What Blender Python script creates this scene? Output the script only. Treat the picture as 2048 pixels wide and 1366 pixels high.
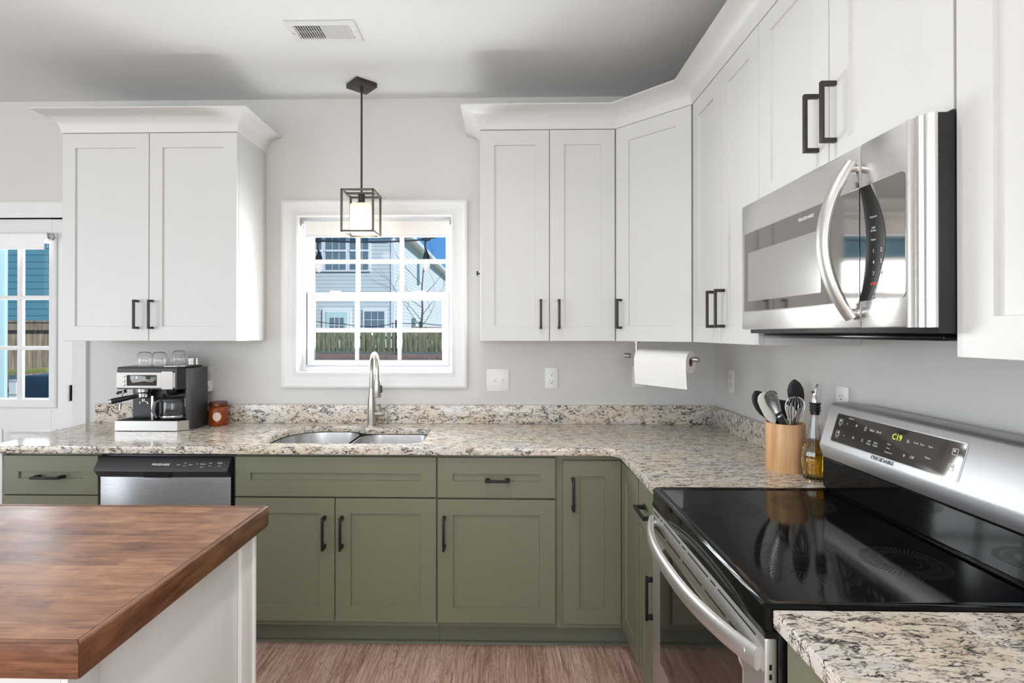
import bpy, bmesh, math, random
from mathutils import Vector, Matrix
for o in list(bpy.data.objects): bpy.data.objects.remove(o)
SC = bpy.context.scene
COL = SC.collection
PI = math.pi
def R(a): return math.radians(a)

# ---------------------------------------------------------------- camera
cd = bpy.data.cameras.new('camera'); cam = bpy.data.objects.new('camera', cd); COL.objects.link(cam)
cd.sensor_width = 36.0; cd.lens = 36.0 * 1068.917 / 2048
cd.shift_x = (1024 - 989.656) / 2048; cd.shift_y = (661.61 - 683) / 2048
cd.clip_start = 0.02; cd.clip_end = 300
cam.location = (0, 0, 1.42); cam.rotation_euler = (PI / 2 + 0.0036, 0, 0.0206)
SC.camera = cam
# ---------------------------------------------------------------- world, sun, lights, exposure
SC.view_settings.view_transform = 'Standard'; SC.view_settings.look = 'None'
SC.view_settings.gamma = 1; SC.view_settings.use_curve_mapping = False
SC.view_settings.exposure = -0.06
W_ = bpy.data.worlds.new('world'); SC.world = W_; W_.use_nodes = True
nt = W_.node_tree; bgn = nt.nodes['Background']
tcw = nt.nodes.new('ShaderNodeTexCoord'); sxyz = nt.nodes.new('ShaderNodeSeparateXYZ'); nt.links.new(tcw.outputs['Generated'], sxyz.inputs[0])
skr = nt.nodes.new('ShaderNodeValToRGB'); nt.links.new(sxyz.outputs['Z'], skr.inputs[0]); nt.links.new(skr.outputs[0], bgn.inputs[0])
e_ = skr.color_ramp.elements; e_[0].position = 0.0; e_[0].color = (.22, .46, .82, 1); e_[1].position = .6; e_[1].color = (.09, .27, .72, 1)
m_ = e_.new(.16); m_.color = (.12, .37, .83, 1)
bgn.inputs[1].default_value = 1.0
def light(name, kind, loc, rot, energy, color=(1, 1, 1), size=1, sy=None, **k):
    ld = bpy.data.lights.new(name, kind); lo = bpy.data.objects.new(name, ld); COL.objects.link(lo)
    lo.location = loc; lo.rotation_euler = rot; ld.energy = energy; ld.color = color
    if kind == 'AREA':
        ld.size = size
        if sy: ld.shape = 'RECTANGLE'; ld.size_y = sy
    elif kind == 'SUN': ld.angle = size
    else: ld.shadow_soft_size = size
    return lo
light('sun', 'SUN', (20, 0, 20), Vector((0.80, -0.50, 0.75)).to_track_quat('Z', 'Y').to_euler(), 5.5, (1, .97, .92), R(2))
# daylight through the windows of the room (each lamp sits in its own window opening and shines inward; the right-hand one is added)
light('rear_window_daylight', 'AREA', (-2.9, -3.90, 1.60), (R(97), 0, 0), 36, (.94, .98, 1), 2.8, 1.6)
light('patio_window_daylight', 'AREA', (0.0, -3.90, 1.55), (R(96), 0, 0), 58, (.96, .98, 1), 1.9, 1.7)
light('added_right_light', 'AREA', (1.10, -2.4, 1.5), (R(95), 0, R(90)), 22, (.97, .985, 1), 1.6, 1.3)  # side light added to brighten the island, no such window known
light('left_window_daylight', 'AREA', (-4.70, -1.1, 1.40), (R(101), 0, R(-90)), 116, (.88, .95, 1), 3.4, 2.0)
light('kitchen_window_daylight', 'AREA', (-0.73, 3.165, 1.54), (R(-117), 0, 0), 42, (.94, .98, 1), 0.76, 0.76)
light('door_window_daylight', 'AREA', (-2.87, 3.42, 1.5), (R(-98), 0, 0), 20, (.90, .95, 1), 0.8, 1.0)

# unseen ceiling lamps added to brighten floor and island (their housings are built with the ceiling)
DOWN = [(-.10, 1.35), (-.75, .0), (-2.2, -.4)]
for x_, y_ in DOWN:
    ld_ = light('added_fill_glow', 'AREA', (x_, y_, 2.737 - .012), (0, 0, 0), 7, (1, .97, .93), .14); ld_.data.shape = 'DISK'; ld_.data.spread = R(140)

# ---------------------------------------------------------------- materials
def lin(c):
    def f(v):
        v = v / 255.0
        return v / 12.92 if v <= .04045 else ((v + .055) / 1.055) ** 2.4
    return (f(c[0]), f(c[1]), f(c[2]), 1)
class NT:
    def __init__(s, name):
        s.m = bpy.data.materials.new(name); s.m.use_nodes = True; s.t = s.m.node_tree
        s.b = s.t.nodes['Principled BSDF']; s.tc = s.n('ShaderNodeTexCoord')
    def n(s, typ, **k):
        x = s.t.nodes.new(typ)
        for a, b in k.items():
            if a.startswith('i_'): x.inputs[a[2:].replace('_', ' ')].default_value = b
            else: setattr(x, a, b)
        return x
    def l(s, a, b): s.t.links.new(a, b)
    def map(s, scale=(1, 1, 1), rot=(0, 0, 0), src='Object'):
        m = s.n('ShaderNodeMapping'); m.inputs['Scale'].default_value = scale; m.inputs['Rotation'].default_value = rot
        s.l(s.tc.outputs[src], m.inputs[0]); return m.outputs[0]
    def noise(s, vec, scale, detail=2, rough=.5, dist=0.0):
        x = s.n('ShaderNodeTexNoise'); x.inputs['Scale'].default_value = scale; x.inputs['Detail'].default_value = detail
        x.inputs['Roughness'].default_value = rough; x.inputs['Distortion'].default_value = dist
        s.l(vec, x.inputs['Vector']); return x.outputs['Fac']
    def ramp(s, fac, stops, interp='LINEAR'):
        x = s.n('ShaderNodeValToRGB'); e = x.color_ramp.elements; x.color_ramp.interpolation = interp
        while len(e) < len(stops): e.new(.5)
        for i, (p, c) in enumerate(stops):
            e[i].position = p; e[i].color = c if len(c) == 4 else (*c, 1)
        s.l(fac, x.inputs[0]); return x.outputs[0]
    def mix(s, fac, a, b, mode='MIX'):
        x = s.n('ShaderNodeMix', data_type='RGBA', blend_type=mode)
        for i, v in ((0, fac), (6, a), (7, b)):
            if isinstance(v, (int, float, tuple)): x.inputs[i].default_value = v
            else: s.l(v, x.inputs[i])
        return x.outputs[2]
    def bump(s, h, st=.1, d=.01):
        x = s.n('ShaderNodeBump'); x.inputs['Strength'].default_value = st; x.inputs['Distance'].default_value = d
        s.l(h, x.inputs['Height']); s.l(x.outputs[0], s.b.inputs['Normal'])
    def set(s, **k):
        for a, v in k.items():
            i = s.b.inputs[a.replace('_', ' ')]
            if isinstance(v, (int, float, tuple)): i.default_value = v
            else: s.l(v, i)
        return s
BW = ((0, 0, 0, 1), (1, 1, 1, 1))
def paint(name, c, rough=.5, bump=0, bscale=200, var=.03, metal=0, coat=0):
    m = NT(name); v = m.map()
    f = m.noise(v, 3.0, 3)
    a = lin(c); d = tuple(x * (1 - var) for x in a[:3]) + (1,)
    m.set(Base_Color=m.mix(f, a, d), Roughness=rough, Metallic=metal)
    if coat: m.set(Coat_Weight=coat)
    if bump: m.bump(m.noise(v, bscale, 3), bump, .002)
    return m.m
M = {}
M['wall'] = paint('wall_paint', (216, 214, 211), .7, .25, 160)
M['ceiling'] = paint('ceiling_paint', (224, 226, 225), .85, .3, 120)
M['white'] = paint('white_cabinet_lacquer', (216, 216, 214), .38, .02, 60, .015)
M['trim'] = paint('white_trim_paint', (228, 229, 229), .35, 0, 1, .01)
M['vinyl'] = paint('white_vinyl', (234, 235, 237), .3, 0, 1, .01)
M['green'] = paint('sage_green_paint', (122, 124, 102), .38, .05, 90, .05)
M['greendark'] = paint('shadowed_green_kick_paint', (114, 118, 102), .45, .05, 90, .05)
M['bronze'] = paint('dark_bronze_metal', (66, 62, 56), .42, 0, 1, .05, .5)
M['cagemetal'] = paint('grey_bronze_metal', (98, 93, 87), .42, 0, 1, .05, .4)
M['blackmetal'] = paint('satin_black_metal', (34, 35, 38), .4, 0, 1, .05, .4)
M['blackplastic'] = paint('black_plastic', (22, 22, 23), .35, 0, 1, .05)
M['darkplastic'] = paint('dark_grey_plastic', (52, 53, 56), .45, 0, 1, .05)
M['iwhite'] = paint('white_island_paint', (240, 239, 236), .45, 0, 1, .01)
M['gap'] = paint('dark_void', (10, 10, 10), .9)
M['outlet'] = paint('white_plastic', (238, 238, 236), .3, 0, 1, .01)
M['slot'] = paint('socket_slot', (60, 58, 56), .6)
M['chrome'] = paint('polished_steel', (205, 205, 205), .12, 0, 1, .02, 1)
M['nickel'] = paint('brushed_nickel', (188, 184, 178), .3, .05, 300, .04, 1)
M['fabric'] = paint('blind_fabric', (246, 246, 245), .8, .1, 400, .01)
M['paper'] = None
def steel(name, c, rough, sc):
    m = NT(name); v = m.map(sc)
    f = m.noise(v, 6, 4, .6)
    m.set(Base_Color=m.mix(f, lin(c), tuple(x * .9 for x in lin(c)[:3]) + (1,)), Metallic=1.0,
          Roughness=m.ramp(f, [(.3, (rough * .85,) * 3), (.7, (rough * 1.2,) * 3)]))
    m.bump(f, .006, .0004); return m.m
M['steel'] = steel('brushed_stainless_steel', (212, 211, 209), .30, (2, 2, 160))
M['steelh'] = steel('smooth_stainless_steel', (236, 235, 233), .24, (2, 2, 160))
M['guard'] = paint('fine_brushed_backguard', (184, 184, 186), .42, 0, 1, .02, .8)
M['satin'] = paint('satin_aluminium', (206, 205, 202), .36, 0, 1, .02, .9)
M['cmsteel'] = paint('warm_brushed_steel', (160, 154, 149), .36, 0, 1, .02, .85)
M['dwsteel'] = steel('brushed_dishwasher_steel', (150, 149, 149), .26, (2, 2, 160))
M['sinksteel'] = steel('sink_steel', (205, 205, 206), .3, (40, 4, 4))
M['blackglass'] = NT('black_ceramic_glass').set(Base_Color=lin((9, 9, 10)), Roughness=.06, IOR=1.5, Specular_IOR_Level=.18).m
M['ovenglass'] = NT('dark_oven_glass').set(Base_Color=lin((18, 16, 15)), Roughness=.04, IOR=1.9).m
M['mwglass'] = NT('mirrored_microwave_glass').set(Base_Color=lin((150, 146, 143)), Metallic=.92, Roughness=.05).m
M['mwwin'] = NT('microwave_viewing_mesh').set(Base_Color=lin((188, 186, 183)), Metallic=.85, Roughness=.16).m
M['panelglass'] = NT('smoked_panel_glass').set(Base_Color=lin((84, 81, 78)), Metallic=.75, Roughness=.05).m
M['bezel'] = paint('satin_bezel', (150, 150, 150), .35, 0, 1, .02, .8)
M['enamel'] = NT('black_enamel').set(Base_Color=lin((16, 16, 17)), Roughness=.12).m
M['burner'] = paint('printed_burner_marking', (46, 46, 48), .6)
M['print'] = paint('white_printing', (215, 215, 215), .5)
M['greyprint'] = paint('grey_printing', (105, 105, 107), .5)
M['redprint'] = paint('red_printing', (215, 70, 40), .5)
m = NT('lit_display_digits'); m.set(Base_Color=lin((200, 205, 60)), Emission_Color=lin((205, 210, 60)), Emission_Strength=.9); M['digits'] = m.m
m = NT('lit_display_white'); m.set(Base_Color=lin((220, 230, 240)), Emission_Color=lin((220, 235, 245)), Emission_Strength=.8); M['wdigits'] = m.m
def glass(name, c=(1, 1, 1, 1), rough=0.0, ior=1.45):
    return NT(name).set(Base_Color=c, Transmission_Weight=1.0, Roughness=rough, IOR=ior).m
M['glass'] = glass('clear_glass')
M['oil'] = glass('olive_oil', lin((236, 190, 60)), 0, 1.36)
M['amber'] = glass('amber_textured_glass', lin((214, 112, 40)), .12)
m = NT('amber_candle_glass'); v = m.map()
m.set(Base_Color=m.mix(m.noise(v, 40, 3), lin((196, 92, 30)), lin((150, 60, 18))), Transmission_Weight=.45, Roughness=.14, IOR=1.45)
m.bump(m.n('ShaderNodeTexVoronoi').outputs[0], .0); M['amber'] = m.m
m.t.nodes.remove([n for n in m.t.nodes if n.type == 'BUMP'][0])
vo = m.n('ShaderNodeTexVoronoi'); vo.inputs['Scale'].default_value = 70; m.l(v, vo.inputs['Vector']); m.bump(vo.outputs['Distance'], .6, .004)
# thin window pane: mostly clear, a little reflection
m = NT('window_pane_glass'); tr = m.n('ShaderNodeBsdfTransparent'); gl = m.n('ShaderNodeBsdfGlossy'); gl.inputs['Roughness'].default_value = 0.0
tr.inputs[0].default_value = (.97, .98, .98, 1)
fr = m.n('ShaderNodeFresnel'); fr.inputs[0].default_value = 1.12; mx = m.n('ShaderNodeMixShader')
m.l(fr.outputs[0], mx.inputs[0]); m.l(tr.outputs[0], mx.inputs[1]); m.l(gl.outputs[0], mx.inputs[2])
m.l(mx.outputs[0], m.t.nodes['Material Output'].inputs[0]); M['pane'] = m.m
# lamp glass
m = NT('frosted_lamp_glass'); tl = m.n('ShaderNodeBsdfTranslucent'); tl.inputs[0].default_value = (1, .95, .86, 1)
df = m.n('ShaderNodeBsdfDiffuse'); df.inputs[0].default_value = (.92, .90, .86, 1); mx = m.n('ShaderNodeMixShader'); mx.inputs[0].default_value = .55
m.l(df.outputs[0], mx.inputs[1]); m.l(tl.outputs[0], mx.inputs[2]); m.l(mx.outputs[0], m.t.nodes['Material Output'].inputs[0]); M['frost'] = m.m
m = NT('glowing_bulb'); m.set(Base_Color=(1, .9, .75, 1), Emission_Color=(1, .86, .66, 1), Emission_Strength=5); M['bulb'] = m.m
m = NT('filament_bulb'); m.set(Base_Color=(1, .95, .9, 1), Transmission_Weight=.8, Roughness=.05, Emission_Color=(1, .8, .6, 1), Emission_Strength=.25); M['filament'] = m.m
# paper towel
m = NT('quilted_paper'); v = m.map(); vo = m.n('ShaderNodeTexVoronoi', feature='DISTANCE_TO_EDGE'); vo.inputs['Scale'].default_value = 75
m.l(v, vo.inputs['Vector']); m.set(Base_Color=lin((245, 244, 242)), Roughness=.9); m.bump(vo.outputs['Distance'], .35, .004); M['paper'] = m.m
# granite
def granite(name, off=0.0):
    m = NT(name); v = m.map(rot=(off, off * .7, off * .4))
    vs = m.map((.55, 1.15, 1.0)); vv = m.map((.5, 1.2, 1.1), (.06, .04, .16))
    base = m.ramp(m.noise(vs, 7, 4, .6), [(.34, lin((216, 201, 180))), (.48, lin((222, 211, 195))), (.60, lin((216, 211, 205))), (.74, lin((186, 184, 184)))])
    base = m.mix(m.ramp(m.noise(vs, 42, 3, .6), [(.52, BW[0]), (.66, (.7, .7, .7, 1))]), base, lin((234, 224, 208)))
    base = m.mix(m.ramp(m.noise(vs, 50, 4, .7, .6), [(.58, BW[0]), (.72, (.6, .6, .6, 1))]), base, lin((160, 134, 112)))
    def ridge(scale, det, rough, dist, w0, w1, src):
        rid = m.noise(src, scale, det, rough, dist)
        a1 = m.n('ShaderNodeMath', operation='SUBTRACT'); m.l(rid, a1.inputs[0]); a1.inputs[1].default_value = .5
        a2 = m.n('ShaderNodeMath', operation='ABSOLUTE'); m.l(a1.outputs[0], a2.inputs[0])
        return m.ramp(a2.outputs[0], [(w0, BW[1]), (w1, BW[0])])
    mask = m.ramp(m.noise(vs, 34, 4, .65), [(.47, BW[0]), (.55, BW[1])])
    base = m.mix(m.mix(1.0, ridge(38, 4, .62, .9, .016, .052, vv), mask, 'MULTIPLY'), base, lin((60, 58, 60)))
    mask2 = m.ramp(m.noise(vv, 40, 3, .6), [(.48, BW[0]), (.58, (.8, .8, .8, 1))])
    base = m.mix(m.mix(1.0, ridge(66, 3, .6, .6, .012, .050, vs), mask2, 'MULTIPLY'), base, lin((92, 82, 78)))
    sp = m.ramp(m.noise(vs, 150, 2, .5), [(.62, BW[0]), (.66, BW[1])])
    mk2 = m.ramp(m.noise(v, 18, 2), [(.42, (.3, .3, .3, 1)), (.56, BW[1])])
    base = m.mix(m.mix(1.0, sp, mk2, 'MULTIPLY'), base, lin((64, 50, 52)))
    m.set(Base_Color=base, Roughness=.13, IOR=1.5); return m.m
M['granite'] = granite('speckled_granite'); M['granite2'] = M['granite']
# butcher block
def block(name, along='x', dark=1.0, light_=True):
    m = NT(name)
    rot = (0, 0, 0) if along == 'x' else (0, 0, R(90))
    v = m.map((1, 1, 1), rot)
    br = m.n('ShaderNodeTexBrick'); br.offset = .37; br.offset_frequency = 2; br.squash = 1
    br.inputs['Scale'].default_value = 1; br.inputs['Brick Width'].default_value = .34; br.inputs['Row Height'].default_value = .042
    br.inputs['Mortar Size'].default_value = .0006; br.inputs['Mortar Smooth'].default_value = .3; br.inputs['Bias'].default_value = 0
    br.inputs['Color1'].default_value = (0, 0, 0, 1); br.inputs['Color2'].default_value = (1, 1, 1, 1); br.inputs['Mortar'].default_value = (.2, .2, .2, 1)
    m.l(v, br.inputs['Vector'])
    gv = m.map((2.2, 16, 16) if along == 'x' else (16, 2.2, 16))
    g = m.noise(gv, 2.6, 6, .62, 1.2)
    fine = m.noise(m.map((6, 120, 120) if along == 'x' else (120, 6, 120)), 2, 4, .6)
    bl = m.noise(m.map((4, 9, 9) if along == 'x' else (9, 4, 9)), 1.6, 4, .6, .8)
    add = m.mix(.22, g, br.outputs['Color'] if light_ else g); add = m.mix(.45, add, bl); add = m.mix(.16, add, fine)
    D = dark
    def k(c): return lin(tuple(x * D for x in c))
    c = m.ramp(add, [(.32, k((84, 50, 36))), (.41, k((122, 80, 58))), (.49, k((158, 110, 80))), (.57, k((184, 134, 98))), (.66, k((204, 158, 122)))])
    pores = m.noise(m.map((14, 420, 420) if along == 'x' else (420, 14, 420)), 1.0, 3, .6)
    c = m.mix(m.ramp(pores, [(.30, (.55, .55, .55, 1)), (.46, BW[0])]), c, k((70, 44, 34)))
    if not light_: c = m.mix(1.0, c, (1.0, .82, .72, 1), 'MULTIPLY')
    m.set(Base_Color=c, Roughness=m.ramp(g, [(.3, (.30,) * 3), (.7, (.42,) * 3)])); m.bump(fine, .05, .001); return m.m
M['block'] = block('walnut_butcher_block', 'x', .88); M['blocke'] = block('walnut_edge_grain', 'y', .70, False)
M['blockf'] = block('walnut_front_edge', 'x', .72, False)
# floor planks (run along y)
m = NT('wood_look_plank_floor'); v = m.map((1, 1, 1), (0, 0, R(90)))
br = m.n('ShaderNodeTexBrick'); br.offset = .41; br.inputs['Scale'].default_value = 1; br.inputs['Brick Width'].default_value = 1.22; br.inputs['Row Height'].default_value = .18
br.inputs['Mortar Size'].default_value = .0012; br.inputs['Color1'].default_value = (.2, .2, .2, 1); br.inputs['Color2'].default_value = (.8, .8, .8, 1); br.inputs['Mortar'].default_value = (0, 0, 0, 1)
m.l(v, br.inputs['Vector'])
gv = m.map((26, 1.5, 1)); ad = m.n('ShaderNodeVectorMath', operation='ADD'); m.l(gv, ad.inputs[0])
sc_ = m.n('ShaderNodeVectorMath', operation='SCALE'); m.l(br.outputs['Color'], sc_.inputs[0]); sc_.inputs['Scale'].default_value = 9; m.l(sc_.outputs[0], ad.inputs[1])
g = m.noise(ad.outputs[0], 2.0, 8, .72, 1.6); wv = m.noise(m.map((5, .9, 1)), 2.2, 4, .6, 1.0)
add = m.mix(.14, g, br.outputs['Color']); add = m.mix(.22, add, wv)
c = m.ramp(add, [(.36, lin((140, 108, 96))), (.44, lin((184, 148, 133))), (.52, lin((212, 178, 163))), (.64, lin((236, 212, 199)))])
ad2 = m.n('ShaderNodeVectorMath', operation='ADD'); m.l(m.map((7, .8, 1)), ad2.inputs[0]); m.l(sc_.outputs[0], ad2.inputs[1])
field = m.noise(ad2.outputs[0], 1.6, 3, .5, .6)
mu = m.n('ShaderNodeMath', operation='MULTIPLY'); m.l(field, mu.inputs[0]); mu.inputs[1].default_value = 26
frc = m.n('ShaderNodeMath', operation='PINGPONG'); m.l(mu.outputs[0], frc.inputs[0]); frc.inputs[1].default_value = .5
c = m.mix(m.ramp(frc.outputs[0], [(.02, (.50, .50, .50, 1)), (.14, BW[0])]), c, lin((124, 92, 80)))
c = m.mix(m.ramp(m.noise(m.map((190, 5, 1)), 1.0, 4, .7), [(.34, (.6, .6, .6, 1)), (.47, BW[0])]), c, lin((128, 98, 86)))
m.set(Base_Color=c, Roughness=.42); m.bump(g, .12, .002); M['floor'] = m.m
# bamboo
m = NT('bamboo'); br = m.n('ShaderNodeTexBrick'); g = m.noise(m.map((30, 30, 2)), 3, 4, .6)
st = m.noise(m.map((9, 9, .4)), 6, 1)
m.set(Base_Color=m.ramp(m.mix(.5, g, st), [(.3, lin((190, 140, 92))), (.5, lin((214, 166, 116))), (.7, lin((230, 190, 146)))]), Roughness=.4); M['bamboo'] = m.m
# outdoors
def siding(name, c, pitch=.115, dark=.55):
    m = NT(name); s = m.n('ShaderNodeSeparateXYZ'); m.l(m.tc.outputs['Object'], s.inputs[0])
    d = m.n('ShaderNodeMath', operation='DIVIDE'); m.l(s.outputs['Z'], d.inputs[0]); d.inputs[1].default_value = pitch
    f = m.n('ShaderNodeMath', operation='FRACT'); m.l(d.outputs[0], f.inputs[0])
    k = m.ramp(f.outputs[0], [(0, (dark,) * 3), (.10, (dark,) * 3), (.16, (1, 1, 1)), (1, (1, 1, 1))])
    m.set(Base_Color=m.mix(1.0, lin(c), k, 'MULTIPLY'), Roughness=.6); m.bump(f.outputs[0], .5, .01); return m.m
M['siding'] = siding('grey_blue_lap_siding', (214, 222, 223), .17, .5)
M['bluesiding'] = siding('turquoise_lap_siding', (96, 148, 164), .18, .5)
M['houseblue'] = paint('pale_cyan_trim_paint', (196, 228, 230), .6)
M['roof'] = paint('asphalt_shingles', (110, 110, 112), .9, .3, 30, .3)
M['extglass'] = NT('dark_house_window_glass').set(Base_Color=lin((112, 130, 142)), Roughness=.08, IOR=1.6).m
def planks(name, stops, sc, b=.3):
    m = NT(name); c = m.ramp(m.noise(m.map(sc), 2.2, 5, .65, .4), stops); m.set(Base_Color=c, Roughness=.85); m.bump(m.noise(m.map(sc), 6, 4), b, .01); return m.m
M['fencegreen'] = planks('mossy_fence_wood', [(.32, lin((84, 86, 74))), (.45, lin((104, 110, 80))), (.55, lin((122, 126, 92))), (.66, lin((168, 166, 154)))], (9, 9, 1.4))
M['fencebrown'] = planks('weathered_fence_wood', [(.30, lin((112, 98, 80))), (.5, lin((150, 134, 110))), (.7, lin((182, 166, 142)))], (9, 9, 1.0))
M['mulch'] = planks('leaf_mulch', [(.30, lin((66, 50, 42))), (.5, lin((112, 90, 76))), (.7, lin((158, 138, 122)))], (9, 9, 9), .8)
M['grass'] = planks('winter_lawn', [(.30, lin((84, 92, 56))), (.5, lin((124, 126, 84))), (.7, lin((150, 146, 108)))], (3, 3, 3), .5)
M['bark'] = planks('tree_bark', [(.3, lin((62, 56, 56))), (.7, lin((104, 94, 90)))], (20, 20, 4))
M['cable'] = paint('black_rubber', (20, 30, 34), .6)
M['chain'] = paint('grey_green_painted_pipe', (96, 124, 128), .5)
M['grillblue'] = paint('dark_blue_grill_enamel', (58, 84, 102), .35)
M['lawnrail'] = paint('mossy_rail_wood', (128, 132, 78), .8)
# utensils
M['uwhite'] = paint('off_white_silicone', (226, 222, 214), .45)
M['ublack'] = paint('black_nylon', (34, 35, 37), .4)
M['label'] = paint('cream_label', (226, 206, 186), .6)
M['copper'] = paint('dark_copper_lid', (98, 60, 44), .35, 0, 1, .1, .6)

# ---------------------------------------------------------------- mesh builder
class B:
    def __init__(s): s.bm = bmesh.new()
    def _bev(s, vs, bev, seg=2):
        es = list({e for v in vs for e in v.link_edges})
        bmesh.ops.bevel(s.bm, geom=es, offset=bev, segments=seg, affect='EDGES', profile=.5)
    def box(s, x0, x1, y0, y1, z0, z1, bev=0, rot=None, seg=2):
        if x0 > x1: x0, x1 = x1, x0
        if y0 > y1: y0, y1 = y1, y0
        if z0 > z1: z0, z1 = z1, z0
        P = [(x0, y0, z0), (x1, y0, z0), (x1, y1, z0), (x0, y1, z0), (x0, y0, z1), (x1, y0, z1), (x1, y1, z1), (x0, y1, z1)]
        if rot is not None: P = [rot @ Vector(p) for p in P]
        return s.hexa(P, bev, seg)
    def hexa(s, P, bev=0, seg=2):
        v = [s.bm.verts.new(p) for p in P]
        for f in ((0, 3, 2, 1), (4, 5, 6, 7), (0, 1, 5, 4), (1, 2, 6, 5), (2, 3, 7, 6), (3, 0, 4, 7)): s.bm.faces.new([v[i] for i in f])
        if bev: s._bev(v, bev, seg)
        return s
    def loft(s, loops, cap0=True, cap1=True, closed=True):
        Ls = [[s.bm.verts.new(p) for p in L] for L in loops]
        n = len(Ls[0])
        for a, b in zip(Ls, Ls[1:]):
            for i in range(n if closed else n - 1):
                j = (i + 1) % n
                try: s.bm.faces.new((a[i], a[j], b[j], b[i]))
                except ValueError: pass
        if cap0: s.bm.faces.new(list(reversed(Ls[0])))
        if cap1: s.bm.faces.new(Ls[-1])
        return s
    def lathe(s, prof, c=(0, 0, 0), n=32, axis='z', cap0=True, cap1=True, sx=1, sy=1):
        def P(r, h, a):
            u, w = r * math.cos(a) * sx, r * math.sin(a) * sy
            if axis == 'z': q = (u, w, h)
            elif axis == 'x': q = (h, u, w)
            else: q = (w, h, u)
            return (c[0] + q[0], c[1] + q[1], c[2] + q[2])
        return s.loft([[P(max(r, 1e-5), h, 2 * PI * i / n) for i in range(n)] for r, h in prof], cap0, cap1)
    def tube(s, pts, r, n=12, cap=True, sq=None, up=None):
        pts = [Vector(p) for p in pts]; N = len(pts)
        rr = r if isinstance(r, (list, tuple)) else [r] * N
        T = []
        for i in range(N):
            t = (pts[min(i + 1, N - 1)] - pts[max(i - 1, 0)]); T.append(t.normalized())
        u = Vector(up) if up else (Vector((0, 0, 1)) if abs(T[0].z) < .9 else Vector((1, 0, 0)))
        u = (u - T[0] * u.dot(T[0])).normalized(); loops = []
        for i in range(N):
            u = (u - T[i] * u.dot(T[i])).normalized(); w = T[i].cross(u)
            a, b = (sq if sq else (1, 1))
            loops.append([pts[i] + (u * math.cos(2 * PI * k / n) * a + w * math.sin(2 * PI * k / n) * b) * rr[i] for k in range(n)])
        return s.loft(loops, cap, cap)
    def cyl(s, p0, p1, r0, r1=None, n=24): return s.tube([p0, p1], [r0, r0 if r1 is None else r1], n)
    def sphere(s, c, r, n=20, sc=(1, 1, 1)):
        L = []
        k = n // 2
        for j in range(1, k):
            t = PI * j / k
            L.append([(c[0] + r * math.sin(t) * math.cos(2 * PI * i / n) * sc[0], c[1] + r * math.sin(t) * math.sin(2 * PI * i / n) * sc[1], c[2] - r * math.cos(t) * sc[2]) for i in range(n)])
        return s.loft(L)
    def ring(s, x0, x1, z0, z1, prof, plane='y', three=False):
        """rectangular frame; prof = [(inset, depth coordinate)]"""
        L = []
        for ins, y in prof:
            q = [(x0 + ins, z0 + ins), (x1 - ins, z0 + ins), (x1 - ins, z1 - ins), (x0 + ins, z1 - ins)]
            L.append([(a, y, b) for a, b in q])
        s.loft(L + [L[0]], False, False)
        bmesh.ops.remove_doubles(s.bm, verts=s.bm.verts, dist=1e-6)
        return s
    def sweep(s, path, prof, miter=True):
        """path: list of (x,y) points open polyline; prof: list of (out,z), out = to the right of travel"""
        P = [Vector(p) for p in path]; N = len(P); loops = []
        for i in range(N):
            d0 = (P[i] - P[i - 1]).normalized() if i else None
            d1 = (P[i + 1] - P[i]).normalized() if i < N - 1 else None
            n0 = Vector((d0.y, -d0.x)) if d0 else None; n1 = Vector((d1.y, -d1.x)) if d1 else None
            if n0 and n1:
                nn = (n0 + n1).normalized(); nn = nn / nn.dot(n0)
            else: nn = n0 or n1
            loops.append([(P[i].x + nn.x * o, P[i].y + nn.y * o, z) for o, z in prof])
        return s.loft(loops)
    def build(s, name, mat, parent=None, xf=None, sharp=35):
        if xf is not None: bmesh.ops.transform(s.bm, matrix=xf, verts=s.bm.verts)
        bmesh.ops.recalc_face_normals(s.bm, faces=s.bm.faces)
        me = bpy.data.meshes.new(name); s.bm.to_mesh(me); s.bm.free()
        return link(name, me, mat, parent, sharp)
def link(name, me, mat, parent=None, sharp=35):
    me.materials.clear(); me.materials.append(mat if not isinstance(mat, str) else M[mat])
    for p in me.polygons: p.use_smooth = True
    me.set_sharp_from_angle(angle=R(sharp))
    o = bpy.data.objects.new(name, me); COL.objects.link(o)
    if parent: o.parent = parent
    return o
def struct(o, label=None):
    o['kind'] = 'structure'
    if label: o['label'] = label
    return o
def tag(o, label, cat, group=None, kind=None):
    o['label'] = label; o['category'] = cat
    if group: o['group'] = group
    if kind: o['kind'] = kind
    return o
def thing(name, label, cat, loc=(0, 0, 0), rz=0, group=None):
    o = bpy.data.objects.new(name, None); COL.objects.link(o); o.location = loc; o.rotation_euler = (0, 0, rz); o.empty_display_size = .05
    return tag(o, label, cat, group)
def dup(o, parent=None):
    c = o.copy(); COL.objects.link(c); c.parent = parent
    for ch in list(o.children): dup(ch, c)
    return c
def prism(loops, z0, z1, bev=0, xf=None):
    """flat outline(s) with holes extruded from z0 to z1, returned as a mesh"""
    cu = bpy.data.curves.new('c', 'CURVE'); cu.dimensions = '2D'; cu.fill_mode = 'BOTH'
    for L in loops:
        sp = cu.splines.new('POLY'); sp.points.add(len(L) - 1); sp.use_cyclic_u = True
        for p, q in zip(sp.points, L): p.co = (q[0], q[1], 0, 1)
    h = (z1 - z0) / 2; cu.extrude = h - bev
    if bev: cu.bevel_depth = bev; cu.bevel_resolution = 1; cu.offset = -bev
    ob = bpy.data.objects.new('c', cu); me = bpy.data.meshes.new_from_object(ob); bpy.data.objects.remove(ob); bpy.data.curves.remove(cu)
    me.transform(Matrix.Translation((0, 0, (z0 + z1) / 2)))
    if xf is not None: me.transform(xf)
    return me
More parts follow.
